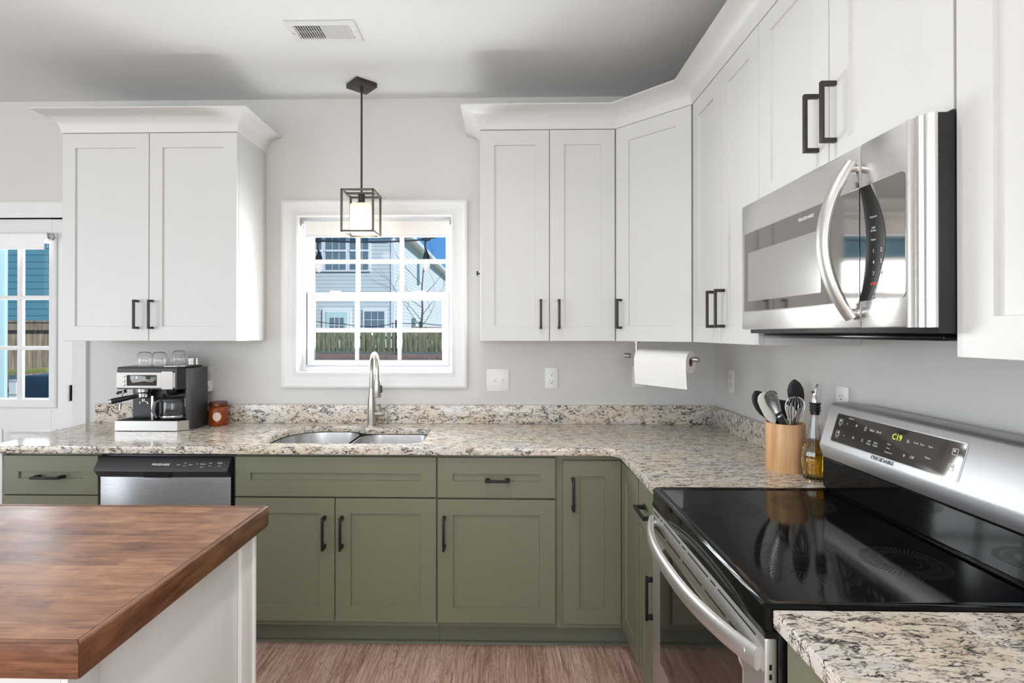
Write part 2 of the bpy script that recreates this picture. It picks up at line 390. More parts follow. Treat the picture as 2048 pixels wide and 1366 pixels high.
def rrect(x0, x1, y0, y1, r, n=5):
    rs = r if isinstance(r, (list, tuple)) else [r] * 4; L = []
    for (cx, cy, a0), q in zip(((x1, y0, -90), (x1, y1, 0), (x0, y1, 90), (x0, y0, 180)), (rs[1], rs[2], rs[3], rs[0])):
        ox = cx - q if cx == x1 else cx + q; oy = cy - q if cy == y1 else cy + q
        for i in range(n + 1):
            a = R(a0 + 90 * i / n); L.append((ox + q * math.cos(a), oy + q * math.sin(a)))
    return L
def text(s, size, mat, parent, xf, name='lettering', ext=.0003, align='CENTER', sx=1.0, bold=0.0):
    cu = bpy.data.curves.new('t', 'FONT'); cu.body = s; cu.size = size; cu.extrude = ext; cu.align_x = align; cu.align_y = 'CENTER'; cu.resolution_u = 2
    cu.offset = bold
    ob = bpy.data.objects.new('t', cu); COL.objects.link(ob); bpy.context.view_layer.update()
    me = bpy.data.meshes.new_from_object(ob); bpy.data.objects.remove(ob); bpy.data.curves.remove(cu)
    me.transform(Matrix.Scale(sx, 4, (1, 0, 0))); me.transform(xf); me.name = name
    return link(name, me, mat, parent)
FR = Matrix.Rotation(R(90), 4, 'X')      # text in the xy plane -> standing in xz, facing -y
def at(x, y, z, rot=None): return Matrix.Translation((x, y, z)) @ (rot if rot is not None else FR)

# ---------------------------------------------------------------- main dimensions
D = 2.988; WX = 1.156; CE = 2.737
YB = 2.365; YU = 2.658; XB = .508; XU = .825
UB = 1.378; UT = 2.431

# ---------------------------------------------------------------- room shell
LX = -4.8; RY = -4.0; T = .15
struct(B().box(LX - .2, WX + .2, RY - .2, D + T, -.12, 0).build('floor', 'floor'))
struct(B().box(LX - .2, WX + .2, RY - .2, D + T, CE, CE + .12).build('ceiling', 'ceiling'))
wx0, wx1, wz0, wz1 = -1.169, -.296, 1.2, 2.072
dx0, dx1, dz1 = -3.30, -2.462, 2.072
b = B()
b.box(LX, dx0, D, D + T, 0, CE).box(dx0, dx1, D, D + T, dz1, CE).box(dx1, wx0, D, D + T, 0, CE)
b.box(wx0, wx1, D, D + T, 0, wz0).box(wx0, wx1, D, D + T, wz1, CE).box(wx1, WX + T, D, D + T, 0, CE)
struct(b.build('wall_back', 'wall'))
RWW = (-3.2, -1.6, .85, 2.15)  # opening added in the right wall to let side light in
b = B(); b.box(WX, WX + T, RY - T, RWW[0], 0, CE).box(WX, WX + T, RWW[1], D, 0, CE).box(WX, WX + T, RWW[0], RWW[1], 0, RWW[2]).box(WX, WX + T, RWW[0], RWW[1], RWW[3], CE)
struct(b.build('wall_right', 'wall'))
def wall_holes(name, axis, pos, thick, a0, a1, holes):
    b = B(); hs = sorted(holes); x = a0
    def bx(u0, u1, z0, z1):
        if axis == 'y': b.box(u0, u1, pos, pos + thick, z0, z1)
        else: b.box(pos, pos + thick, u0, u1, z0, z1)
    for h0, h1, z0, z1 in hs:
        bx(x, h0, 0, CE); bx(h0, h1, 0, z0); bx(h0, h1, z1, CE); x = h1
    bx(x, a1, 0, CE)
    return struct(b.build(name, 'wall'))
RW = [(-4.3, -1.5, .80, 2.40), (-.95, .95, .70, 2.40)]
wall_holes('wall_front', 'y', RY - T, T, LX - T, WX + T, RW)
LW = [(-2.8, .6, .40, 2.40)]
wall_holes('wall_left', 'x', LX - T, T, RY, D + T, LW)
# other windows of the room (behind the camera; the right-hand one is added for its light)
def plain_window(name, h, axis, pos, cols):
    x0, x1, z0, z1 = h
    b = B(); b.ring(x0 - .09, x1 + .09, z0 - .09, z1 + .09, [(0, 0), (0, .02), (.09, .02), (.09, -.06), (.13, -.06), (.13, -.1), (.0, -.1)] if False else [(0, .001), (0, .02), (.088, .02), (.088, -.05), (.14, -.05), (.14, -.09), (.092, -.09), (.092, .001)])
    for i in range(1, cols): 
        u = x0 + (x1 - x0) * i / cols; b.box(u - .03, u + .03, -.09, -.05, z0, z1)
    b.box(x0, x1, -.09, -.05, (z0 + z1) / 2 - .025, (z0 + z1) / 2 + .025)
    xf = Matrix.Translation((0, pos, 0)) if axis == 'y' else Matrix.Translation((pos, 0, 0)) @ Matrix(((0, 1, 0, 0), (1, 0, 0, 0), (0, 0, 1, 0), (0, 0, 0, 1)))
    if axis == 'xr': xf = Matrix.Translation((pos, 0, 0)) @ Matrix(((0, -1, 0, 0), (1, 0, 0, 0), (0, 0, 1, 0), (0, 0, 0, 1)))
    w = struct(b.build(name, 'trim', None, xf))
    g = B().box(x0, x1, -.072, -.068, z0, z1).build('pane', 'pane', w, xf)
plain_window('window_2', RW[0], 'y', RY, 3); plain_window('window_3', RW[1], 'y', RY, 2); plain_window('window_4', LW[0], 'x', LX, 3)
plain_window('added_right_window', RWW, 'xr', WX, 2)  # unseen window added for the side light
for nm, a in (('baseboard_front', (LX, WX, RY, RY + .015)), ('baseboard_left', (LX, LX + .015, RY, D)), ('baseboard_right', (WX - .015, WX, RY, -.9))):
    struct(B().box(*a, 0, .12, .003).build(nm, 'trim'))
struct(B().box(LX, dx0 - .09, D - .015, D, 0, .12, .003).build('baseboard_back', 'trim'))

# kitchen window
casing = [(0, D - .001), (0, D - .020), (.006, D - .024), (.014, D - .024), (.020, D - .019), (.040, D - .017), (.046, D - .014), (.066, D - .012), (.072, D - .015), (.086, D - .015), (.0905, D - .010), (.0905, D - .001)]
win = struct(B().ring(-1.260, -.215, 1.111, 2.163, casing).build('window_1', 'trim'))
B().ring(wx0, wx1, wz0, wz1, [(-.004, D - .008), (.002, D - .008), (.002, D + .10), (-.004, D + .10)]).build('jamb_liner', 'trim', win)
B().ring(wx0 + .002, wx1 - .002, wz0 + .002, wz1 - .002, [(0, D + .055), (.016, D + .055), (.016, D + .062), (.026, D + .062), (.026, D + .145), (0, D + .145)]).build('window_frame', 'vinyl', win)
def sash(nm, x0, x1, z0, z1, y, st, tr, brr, cols, rows):
    b = B(); b.box(x0, x0 + st, y, y + .03, z0, z1, .002).box(x1 - st, x1, y, y + .03, z0, z1, .002)
    b.box(x0 + st, x1 - st, y, y + .03, z0, z0 + brr, .002).box(x0 + st, x1 - st, y, y + .03, z1 - tr, z1, .002)
    o = b.build(nm, 'vinyl', win)
    gx0, gx1, gz0, gz1 = x0 + st, x1 - st, z0 + brr, z1 - tr
    B().box(gx0 - .002, gx1 + .002, y + .014, y + .018, gz0 - .002, gz1 + .002).build('pane', 'pane', o)
    g = B()
    for i in range(1, cols): u = gx0 + (gx1 - gx0) * i / cols; g.box(u - .0115, u + .0115, y + .006, y + .026, gz0, gz1, .003)
    for i in range(1, rows): u = gz0 + (gz1 - gz0) * i / rows; g.box(gx0, gx1, y + .0065, y + .0255, u - .0115, u + .0115, .003)
    g.build('muntin', 'vinyl', o); return o
sash('lower_sash', -1.148, -.320, 1.232, 1.652, D + .062, .045, .045, .030, 3, 2)
sash('upper_sash', -1.148, -.320, 1.625, 2.048, D + .100, .028, .03, .028, 3, 2)
for u in (-.98, -.49): B().box(u - .03, u + .03, D + .05, D + .075, 1.649, 1.660, .004).build('sash_lock', 'vinyl', win)
# roller blind of the kitchen window
t = thing('roller_blind', 'short white roller blind rolled up inside the kitchen window frame', 'blind', ((wx0 + wx1) / 2, D + .035, 2.0))
b = B(); b.lathe([(.019, -.415), (.019, .415)], (0, 0, .040), 24, 'x').build('roller_tube', 'fabric', t)
B().box(-.405, .405, -.018, -.0165, -.032, .04).build('blind_fabric', 'fabric', t)
B().box(-.405, .405, -.023, -.011, -.040, -.026, .003).build('hem_bar', 'vinyl', t)
for s in (-1, 1): B().box(s * .431, s * .418, -.012, .012, .022, .060, .002).build('bracket', 'chrome', t)

# glazed back door
door = struct(B().box(dx0 + .006, dx1 - .004, D + .012, D + .056, .006, dz1 - .003, .002).build('door_1', 'trim'))
# cut the glazed opening by rebuilding the slab as a frame
bm = B(); gx0, gx1, gz0, gz1 = -3.165, -2.595, 1.025, 1.955
bm.box(dx0 + .006, gx0, D + .012, D + .056, .006, dz1 - .003, .002).box(gx1, dx1 - .004, D + .012, D + .056, .006, dz1 - .003, .002)
bm.box(gx0, gx1, D + .012, D + .056, .006, gz0).box(gx0, gx1, D + .012, D + .056, gz1, dz1 - .003)
bmesh.ops.recalc_face_normals(bm.bm, faces=bm.bm.faces); bm.bm.to_mesh(door.data); bm.bm.free()
door.data.materials.clear(); door.data.materials.append(M['trim'])
B().ring(gx0 - .035, gx1 + .035, gz0 - .035, gz1 + .035, [(0, D + .0118), (0, D + .004), (.008, D - .001), (.022, D + .001), (.030, D + .006), (.048, D + .010), (.052, D + .02), (.052, D + .056), (.02, D + .0118)]).build('glazing_frame', 'trim', door)
B().box(gx0, gx1, D + .03, D + .036, gz0, gz1).build('pane', 'pane', door)
b = B()
for i in (1, 2): u = gx0 + .017 + (gx1 - gx0 - .034) * i / 3; b.box(u - .011, u + .011, D + .018, D + .048, gz0, gz1, .003)
for i in (1, 2): u = gz0 + .017 + .290 * i; b.box(gx0, gx1, D + .0185, D + .0475, u - .011, u + .011, .003)
b.build('muntin', 'trim', door)
for z in (.25, 1.078, 1.90): B().cyl((-2.4665, D - .021, z - .046), (-2.4665, D - .021, z + .046), .006).box(-2.474, -2.4665, D - .021, D + .011, z - .045, z + .045).box(-2.478, -2.440, D + .0105, D + .0125, z - .045, z + .045).build('hinge', 'nickel', door)
for x0 in (gx0 - .01, -2.86): B().ring(x0, x0 + .30, .14, .87, [(0, D + .0122), (0, D + .004), (.012, D + .001), (.024, D + .007), (.03, D + .0122)]).build('door_panel_molding', 'trim', door)
b = B()
b.sweep([(dx1 + .0, 0.), (dx1, 0)], []) if False else None
# door casing (three sided)
def casing3(x0, x1, z1, w):
    b = B(); pr = [(0, D - .001), (0, D - .020), (.008, D - .023), (.018, D - .019), (.05, D - .016), (.056, D - .013), (w - .006, D - .012), (w, D - .008), (w, D - .001)]
    L = []
    for ins, y in pr:
        L.append([(x0 - w + ins, y, 0), (x0 - w + ins, y, z1 + w - ins), (x1 + w - ins, y, z1 + w - ins), (x1 + w - ins, y, 0)])
    L.append(L[0]); b.loft(L, False, False, False); bmesh.ops.remove_doubles(b.bm, verts=b.bm.verts, dist=1e-6); return b
struct(casing3(dx0 - .004, dx1 + .004, dz1 + .002, .088).build('trim_1', 'trim'))
struct(B().box(dx0 - .003, dx0, D, D + .15, 0, dz1).box(dx1, dx1 + .003, D, D + .15, 0, dz1).box(dx0, dx1, D, D + .15, dz1, dz1 + .003).build('trim_2', 'trim'))
t = thing('roller_blind', 'white roller blind with chrome brackets mounted on the glazed back door', 'blind', (-2.88, D - .022, 1.93))
B().lathe([(.019, -.29), (.019, .30)], (0, 0, .035), 24, 'x').build('roller_tube', 'fabric', t)
B().box(-.288, .288, -.0195, -.018, -.035, .035).box(-.288, .288, -.024, -.013, -.042, -.03, .003).build('blind_fabric', 'fabric', t)
b = B(); b.box(.303, .307, -.022, .022, .016, .056, .001).lathe([(.014, .307), (.017, .313), (.012, .318)], (0, 0, .035), 20, 'x').cyl((.305, -.01, .02), (.300, -.012, -.03), .0012)
b.build('bracket', 'chrome', t)
B().box(-.30, -.296, -.022, .022, .016, .056, .001).build('bracket', 'chrome', t)

# ---------------------------------------------------------------- cabinets
def door_mesh(x0, x1, z0, z1, yf, t=.019, st=.062, rec=.008, rt=None):
    rt = rt or st; b = B(); c = .0012
    def rc(i, j, y): return [(x0 + i, y, z0 + j), (x1 - i, y, z0 + j), (x1 - i, y, z1 - j), (x0 + i, y, z1 - j)]
    b.loft([rc(0, 0, yf + t), rc(0, 0, yf + c), rc(c, c, yf), rc(st, rt, yf), rc(st + .0015, rt + .0015, yf + rec), rc(st + .0035, rt + .0035, yf + rec)], True, True)
    return b
def pull_v(x, z0, z1, yf, lower=False):
    b = B(); w = .0055; s = .030
    b.box(x - w, x + w, yf - s - .009, yf - s, z0, z1, .0012)
    if lower:
        for za, zb in ((z0 + .004, z0 + .018), (z1 - .018, z1 - .004)):
            b.hexa([(x - w, yf - s - .001, za), (x + w, yf - s - .001, za), (x + w + .001, yf, za - .002), (x - w - .001, yf, za - .002),
                    (x - w, yf - s - .001, zb), (x + w, yf - s - .001, zb), (x + w + .001, yf, zb + .002), (x - w - .001, yf, zb + .002)], .0008)
    else:
        b.box(x - w, x + w, yf - s - .001, yf, z0, z0 + .0115, .001).box(x - w, x + w, yf - s - .001, yf, z1 - .0115, z1, .001)
    return b
def pull_h(z, x0, x1, yf):
    b = B(); w = .0055; s = .030
    b.box(x0, x1, yf - s - .009, yf - s, z - w, z + w, .0012)
    for a in (x0 + .011, x1 - .011):
        b.hexa([(a - .008, yf - s - .001, z - w), (a + .008, yf - s - .001, z - w), (a + .011, yf, z - w - .001), (a - .011, yf, z - w - .001),
                (a - .008, yf - s - .001, z + w), (a + .008, yf - s - .001, z + w), (a + .011, yf, z + w + .001), (a - .011, yf, z + w + .001)], .0008)
    return b
G = .0018
def upper(label, loc, rz, w, z0, z1, dep, splits, hands, hz=(1.439, 1.585), st=.066, rt=.073, name='wall_cabinet'):
    t = thing(name, label, 'cabinet', (loc[0], loc[1], z0), rz)
    B().box(0, w, .0205, dep, 0, z1 - z0, .0008).build('cabinet_box', 'white', t)
    for (a, c), hx in zip(splits, hands):
        d = door_mesh(a + G, c - G, .001, z1 - z0 - .003, 0, .0195, st, .008, rt).build('door', 'white', t)
        if hx is not None: pull_v(hx, hz[0] - z0, hz[1] - z0, 0).build('handle', 'bronze', d)
    return t
# upper cabinet left of the window
cabL = upper('white two-door shaker wall cabinet left of the window, above the coffee machine', (-2.247, YU, 0), 0, .895, UB, UT, D - YU - .001, [(0, .447), (.447, .895)], [.393, .468])
cprof = [(0, UT), (-.0, UT + .004)]
def crown_prof(z):
    P = [(.004, z), (.004, z + .012), (.010, z + .016)]
    for i in range(7):
        a = i / 6 * PI / 2; P.append((.078 - .066 * math.cos(a) ** 1.2 if i else .012, z + .018 + .062 * (math.sin(a) if False else 1 - math.cos(a) ** 1.0) * .0 + .062 * (i / 6)))
    P += [(.086, z + .083), (.086, z + .092), (-.012, z + .092), (-.012, z)]
    return P
CP = [(.001, 0), (.003, .004)] + [(.004 + .080 * (1 - math.cos(R(a))) , .006 + .078 * math.sin(R(a))) for a in (12, 24, 36, 48, 60, 72, 84)] + [(.084, .086), (.090, .0875), (.090, .093), (-.014, .093), (-.014, 0)]
def cprofile(z): return [(o, z + h) for o, h in CP]
# path travels so that the outside is on the right: left side (wall->front), front, right side
b = B(); b.sweep([(-2.247, D - .002), (-2.247, YU), (-1.352, YU), (-1.352, D - .002)][::-1], [(-o, z) for o, z in cprofile(UT)][::-1])
cr = b.build('crown', 'white', None); cr.parent = cabL; cr.matrix_parent_inverse = Matrix.Translation(Vector((-2.247, YU, UB))).inverted()
upper('white two-door shaker wall cabinet right of the window, left of the angled corner cabinet', (-.129, YU, 0), 0, .671, UB, UT, D - YU - .001, [(0, .346), (.346, .671 + .0)], [.301, .391], st=.070)
# diagonal corner cabinet
X1, Y1d = .545, YU; X2, Y2d = XU, 2.378
wd = math.hypot(X2 - X1, Y1d - Y2d)
t = thing('corner_wall_cabinet', 'white angled corner wall cabinet with one door above the paper towel roll', 'cabinet', (X1, Y1d, UB), -PI / 4)
out = [(X1, D - .001), (X1, Y1d + .016), (X1 + .010, Y1d + .012), (X2 + .012, Y2d + .010), (X2 + .016, Y2d), (WX - .001, Y2d), (WX - .001, D - .001)]
me = prism([out], UB, UT); me.transform((Matrix.Translation((X1, Y1d, UB)) @ Matrix.Rotation(-PI / 4, 4, 'Z')).inverted()); link('cabinet_box', me, 'white', t)
d = door_mesh(.004, wd - .004, .001, UT - UB - .003, -.004, .0195, .070, .008, .073).build('door', 'white', t)
pull_v(.033, 1.439 - UB, 1.585 - UB, -.004).build('handle', 'bronze', d)
# side run
upper('white two-door shaker wall cabinet between the corner cabinet and the microwave', (XU, Y2d - .004, 0), -PI / 2, .612, UB, UT, WX - XU - .001, [(0, .303), (.303, .612)], [.258, .340], st=.066, name='wall_cabinet')
upper('short white two-door wall cabinet directly above the microwave', (XU, 1.762, 0), -PI / 2, .762, 1.832, UT, WX - XU - .001, [(0, .381), (.381, .762)], [.335, .410], hz=(1.895, 2.049), st=.075, rt=.060)
upper('tall white wall cabinet cut off by the right edge, right of the microwave', (XU, .997, 0), -PI / 2, .61, UB - .004, UT, WX - XU - .001, [(0, .305), (.305, .61)], [.27, .35], st=.074)
# continuous crown along the right hand run
b = B(); b.sweep([(-.129, D - .002), (-.129, YU), (X1, YU), (X2, Y2d), (XU, .387)], [(o, z) for o, z in cprofile(UT)])
tag(b.build('crown_molding', 'white'), 'white cove crown moulding along the tops of the right-hand wall cabinets', 'moulding')
tag(B().lathe([(.003, 0), (.003, -.010), (.013, -.011), (.015, -.016), (.011, -.020)], (-.129, YU + .055, 1.72), 20, 'x').build('wall_hook', 'blackmetal'), 'small round black knob on the cabinet side right of the window', 'knob')

# base cabinets
CT = .9154; CB = .8826; BT = .867; BBo = .137
def base(label, loc, rz, w, doors=(), drawers=(), z0=.11, dep=.60, kick=True, open_top=False):
    t = thing('base_cabinet', label, 'cabinet', (loc[0], loc[1], 0), rz)
    b = B()
    if open_top: b.box(0, w, .0205, dep, z0, .62).box(0, w, .0205, .04, .62, CB - .001).box(0, .018, .04, dep, .62, CB - .001).box(w - .018, w, .04, dep, .62, CB - .001)
    else: b.box(0, w, .0205, dep, z0, CB - .001, .0008)
    b.build('cabinet_box', 'green', t)
    for a, c, za, zb, hx, hza, hzb in doors:
        d = door_mesh(a + G, c - G, za, zb, 0, .0195, .069, .008, .067).build('door', 'green', t)
        if hx is not None: pull_v(hx, hza, hzb, 0, True).build('handle', 'blackmetal', d)
    for a, c, za, zb, hx0, hx1, hz in drawers:
        d = door_mesh(a + G, c - G, za, zb, 0, .0195, .068, .008, .072).build('drawer_front', 'green', t)
        if hx0 is not None: pull_h(hz, hx0, hx1, 0).build('handle', 'blackmetal', d)
    if kick:
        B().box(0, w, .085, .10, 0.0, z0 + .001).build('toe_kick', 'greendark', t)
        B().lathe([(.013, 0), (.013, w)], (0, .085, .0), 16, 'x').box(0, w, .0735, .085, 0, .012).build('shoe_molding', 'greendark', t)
    return t
x = -2.265
base('sage green base cabinet at the far left end, left of the dishwasher', (x, YB, 0), 0, .435, [(0, .435, BBo, .687, .39, .46, .61)], [(0, .435, .692, BT, .153, .287, .775)])
base('wide sage green double-door sink cabinet below the sink', (-1.210, YB, 0), 0, .905, [(0, .450, BBo, .683, .405, .462, .609), (.450, .903, BBo, .683, .483, .462, .609)], [(0, .903, .690, BT, None, None, 0)], open_top=True)
base('sage green base cabinet with one drawer and one door right of the sink cabinet', (-.304, YB, 0), 0, .530, [(0, .524, BBo, .681, .032, .464, .612)], [(0, .524, .690, BT, .213, .322, .771)])
# corner lazy-susan cabinet: L-shaped body, two doors meeting in the corner
t = thing('corner_base_cabinet', 'sage green corner base cabinet with two narrow doors meeting at right angles', 'cabinet', (.226, YB, 0))
ox, oy = .226, YB
me = prism([[(0, .0205), (XB + .0205 - ox, .0205), (XB + .0205 - ox, 2.058 - oy), (WX - .03 - ox, 2.058 - oy), (WX - .03 - ox, .60), (0, .60)]], .11, CB - .001); link('cabinet_box', me, 'green', t)
d = door_mesh(.026, XB - ox - .001, BBo, .855, 0, .0195, .072, .008, .068).build('door', 'green', t)
pull_v(.069, .640, .786, 0, True).build('handle', 'blackmetal', d)
xf = Matrix.Translation((XB - ox, 0, 0)) @ Matrix.Rotation(-PI / 2, 4, 'Z')
door_mesh(.004, .290, BBo, .855, 0, .0195, .070, .008, .067).build('door', 'green', t, xf)
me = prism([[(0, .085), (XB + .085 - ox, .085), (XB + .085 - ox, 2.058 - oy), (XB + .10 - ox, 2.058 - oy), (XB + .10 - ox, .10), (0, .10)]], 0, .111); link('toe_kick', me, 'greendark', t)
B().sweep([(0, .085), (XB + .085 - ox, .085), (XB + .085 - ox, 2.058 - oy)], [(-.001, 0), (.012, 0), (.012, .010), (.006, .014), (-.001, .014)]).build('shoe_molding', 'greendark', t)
base('narrow sage green base cabinet with drawer between the corner cabinet and the range', (XB, 2.057, 0), -PI / 2, .297, [(0, .297, BBo, .690, .245, .452, .600)], [(0, .297, .695, BT, .070, .215, .780)])
base('sage green base cabinet on the near side of the range, partly out of frame', (XB, .980, 0), -PI / 2, 1.24, [(0, .40, BBo, .690, .36, .452, .600), (.40, .82, BBo, .690, .45, .452, .6), (.82, 1.24, BBo, .690, .87, .452, .6)], [(0, .40, .695, BT, .13, .27, .78), (.40, .82, .695, BT, .54, .68, .78), (.82, 1.24, .695, BT, .96, 1.10, .78)])
# white end panel
tag(B().box(-2.286, -2.2665, YB - .004, D - .03, 0, CB - .001, .001).build('end_panel', 'white'), 'white end panel closing the left end of the green base cabinets', 'panel')

# ---------------------------------------------------------------- worktops
CF = 2.340; CX = .487; RN = 1.7535; RS = .986
def arc(cx, cy, r, a0, a1, n=8): return [(cx + r * math.cos(R(a0 + (a1 - a0) * i / n)), cy + r * math.sin(R(a0 + (a1 - a0) * i / n))) for i in range(n + 1)]
outline = [(-2.310, CF)] + arc(CX - .055, CF - .055, .055, 90, 0) + [(CX, RN), (WX - .0015, RN), (WX - .0015, D - .0015), (-2.345, D - .0015)]
# sink cut-out (two bowls, the left one deeper)
cut = arc(-1.145 + .07, 2.425 + .07, .07, 180, 270, 6) + arc(-.388 - .07, 2.425 + .07, .07, 270, 360, 6) + arc(-.388 - .06, 2.815 - .06, .06, 0, 90, 6) \
    + [(-.70, 2.815)] + [(-.735, 2.818), (-.765, 2.835), (-.79, 2.858), (-.82, 2.874), (-.86, 2.880)] + arc(-1.145 + .20, 2.880 - .20, .20, 90, 180, 10)
wt = tag(link('granite_worktop', prism([outline, cut], CB, CT, .003), 'granite'), 'speckled granite L-shaped worktop with the undermount sink cut into it', 'worktop')
tag(link('granite_worktop', prism([[(CX, -.26), (WX - .0015, -.26), (WX - .0015, RS), (CX, RS)]], CB, CT, .003), 'granite'), 'speckled granite worktop on the near side of the range, lower right corner', 'worktop')
b = B(); b.box(-2.309, WX - .001, 2.958, D - .0015, CT + .0005, 1.018, .0015)
tag(b.build('granite_backsplash', 'granite'), 'low granite backsplash strip along the window wall', 'backsplash')
tag(B().box(1.126, WX - .0015, 1.756, 2.9575, CT + .0005, 1.018, .0015).build('granite_backsplash', 'granite'), 'low granite backsplash strip on the right wall behind the utensil crock', 'backsplash')
tag(B().box(1.126, WX - .0015, -.26, .984, CT + .0005, 1.018, .0015).build('granite_backsplash', 'granite'), 'low granite backsplash strip on the near side of the range, out of frame', 'backsplash')

# sink
t = thing('double_sink', 'stainless steel undermount double-bowl sink with a larger left bowl', 'sink', (-.77, 2.64, CB))
def bowl(poly, depth, name):
    cx = sum(p[0] for p in poly) / len(poly); cy = sum(p[1] for p in poly) / len(poly)
    def sc(k, z): return [((p[0] - cx) * k + cx + .77, (p[1] - cy) * k + cy - 2.64, z) for p in poly]
    b = B(); b.loft([sc(1.03, -.0015), sc(1.0, -.0015), sc(.995, -.006), sc(.97, -depth * .85), sc(.94, -depth * .96), sc(.88, -depth), sc(.2, -depth - .006)], False, True)
    o = b.build(name, 'sinksteel', t)
    B().lathe([(.042, 0), (.042, .003), (.034, .003), (.030, -.002), (.004, -.002)], (cx + .77, cy - 2.64, -depth - .0045), 24, cap0=False).build('drain', 'chrome', o)
bowl(arc(-1.135 + .08, 2.435 + .08, .08, 180, 270, 6) + arc(-.775 - .07, 2.435 + .07, .07, 270, 360, 6) + arc(-.775 - .09, 2.872 - .09, .09, 0, 90, 8) + arc(-1.135 + .19, 2.872 - .19, .19, 90, 180, 10), .20, 'left_bowl'.replace('left_', 'large_'))
bowl(arc(-.748 + .07, 2.435 + .07, .07, 180, 270, 6) + arc(-.398 - .07, 2.435 + .07, .07, 270, 360, 6) + arc(-.398 - .06, 2.806 - .06, .06, 0, 90, 6) + arc(-.748 + .10, 2.806 - .10, .10, 90, 180, 8), .17, 'small_bowl')

# faucet
t = thing('kitchen_faucet', 'brushed nickel pull-down gooseneck faucet behind the sink', 'faucet', (-.732, 2.905, CT))
B().lathe([(.026, 0), (.026, .004), (.0225, .006), (.0225, .06), (.021, .12), (.0165, .17), (.0145, .20)], (0, 0, 0), 28).build('body', 'nickel', t)
pts = [(0, 0, .17)] + [(0, 0, .17 + .03 * i) for i in range(1, 5)] ; r = .085; zc = .29 + .015
dirx, diry = .40, -.9165
for i in range(0, 15):
    a = PI - PI * i / 14; q = r + r * math.cos(a); pts.append((dirx * q, diry * q, zc + r * math.sin(a)))
pts.append((dirx * 2 * r, diry * 2 * r, .27))
B().tube(pts, .0128, 18).build('gooseneck', 'nickel', t)
sx_, sy_ = dirx * 2 * r, diry * 2 * r
h = B().lathe([(.0135, .272), (.0155, .262), (.0195, .225), (.0205, .175), (.0195, .170), (.012, .170)], (sx_, sy_, 0), 28).build('spray_head', 'nickel', t)
B().box(sx_ + .017, sx_ + .026, sy_ - .007, sy_ + .007, .195, .235, .003).build('spray_button', 'darkplastic', h)
B().cyl((.015, 0, .062), (.058, 0, .062), .0135).cyl((.059, 0, .062), (.066, 0, .062), .0125).build('handle_barrel', 'nickel', t)
B().tube([(.056, -.004, .068), (.050, -.010, .095), (.046, -.014, .118)], [.006, .005, .0045], 12).build('handle_lever', 'nickel', t)

# ---------------------------------------------------------------- dishwasher
t = thing('dishwasher', 'stainless steel dishwasher with black control panel among green cabinets', 'dishwasher', (-1.826, YB, 0))
B().box(.004, .608, .03, .58, .10, .868, .002).build('tub', 'blackplastic', t)
B().box(.004, .598, .0, .028, .115, .776, .004).build('front_panel', 'dwsteel', t)
b = B()
sec = [(.028, .862), (.010, .862), (.004, .858), (-.030, .815), (-.032, .808), (-.026, .804), (-.004, .776), (.028, .776)]
b.loft([[(-.002, y, z) for y, z in sec], [(.020, y - .004, z) for y, z in sec], [(.30, y - .010, z) for y, z in sec], [(.575, y - .004, z) for y, z in sec], [(.598, y, z) for y, z in sec]])
cp = b.build('control_panel', 'darkplastic', t, sharp=50)
B().box(.225, .345, -.034, .012, .779, .801, .004).build('pull_recess', 'gap', t)
ang = math.atan2(.043, .034); RT = Matrix.Rotation(ang, 4, 'X')
def dwp(x, k): return Matrix.Translation((x, -.004 - .026 * k - .0125 + .0, .8525 - .034 * k + .001)) @ Matrix.Rotation(R(38) + .0, 4, 'X') @ Matrix.Rotation(R(14), 4, 'X')
text('FRIGIDAIRE', .0135, 'print', cp, dwp(.30, .50), sx=1.15, bold=.0004)
for px_, tx, kk, sz in ((.38, 'Start', .5, .008), (.407, 'Delay', .30, .0055), (.407, 'Cancel', .60, .0055), (.434, 'Rinse', .5, .008), (.462, 'Dry', .40, .0055), (.487, 'Options', .42, .0075), (.487, 'Cycles', .75, .006), (.520, 'Heavy', .3, .0055), (.520, 'Light', .6, .0055), (.563, 'DRY', .32, .011), (.563, 'boost', .62, .006)):
    text(tx, sz, 'print', cp, dwp(px_, kk))
B().box(.006, .606, .045, .06, .0, .098).build('kick_plate', 'blackplastic', t)

# ---------------------------------------------------------------- range
t = thing('electric_range', 'freestanding stainless steel electric range with black glass cooktop', 'range', (.4755, 1.370, 0))
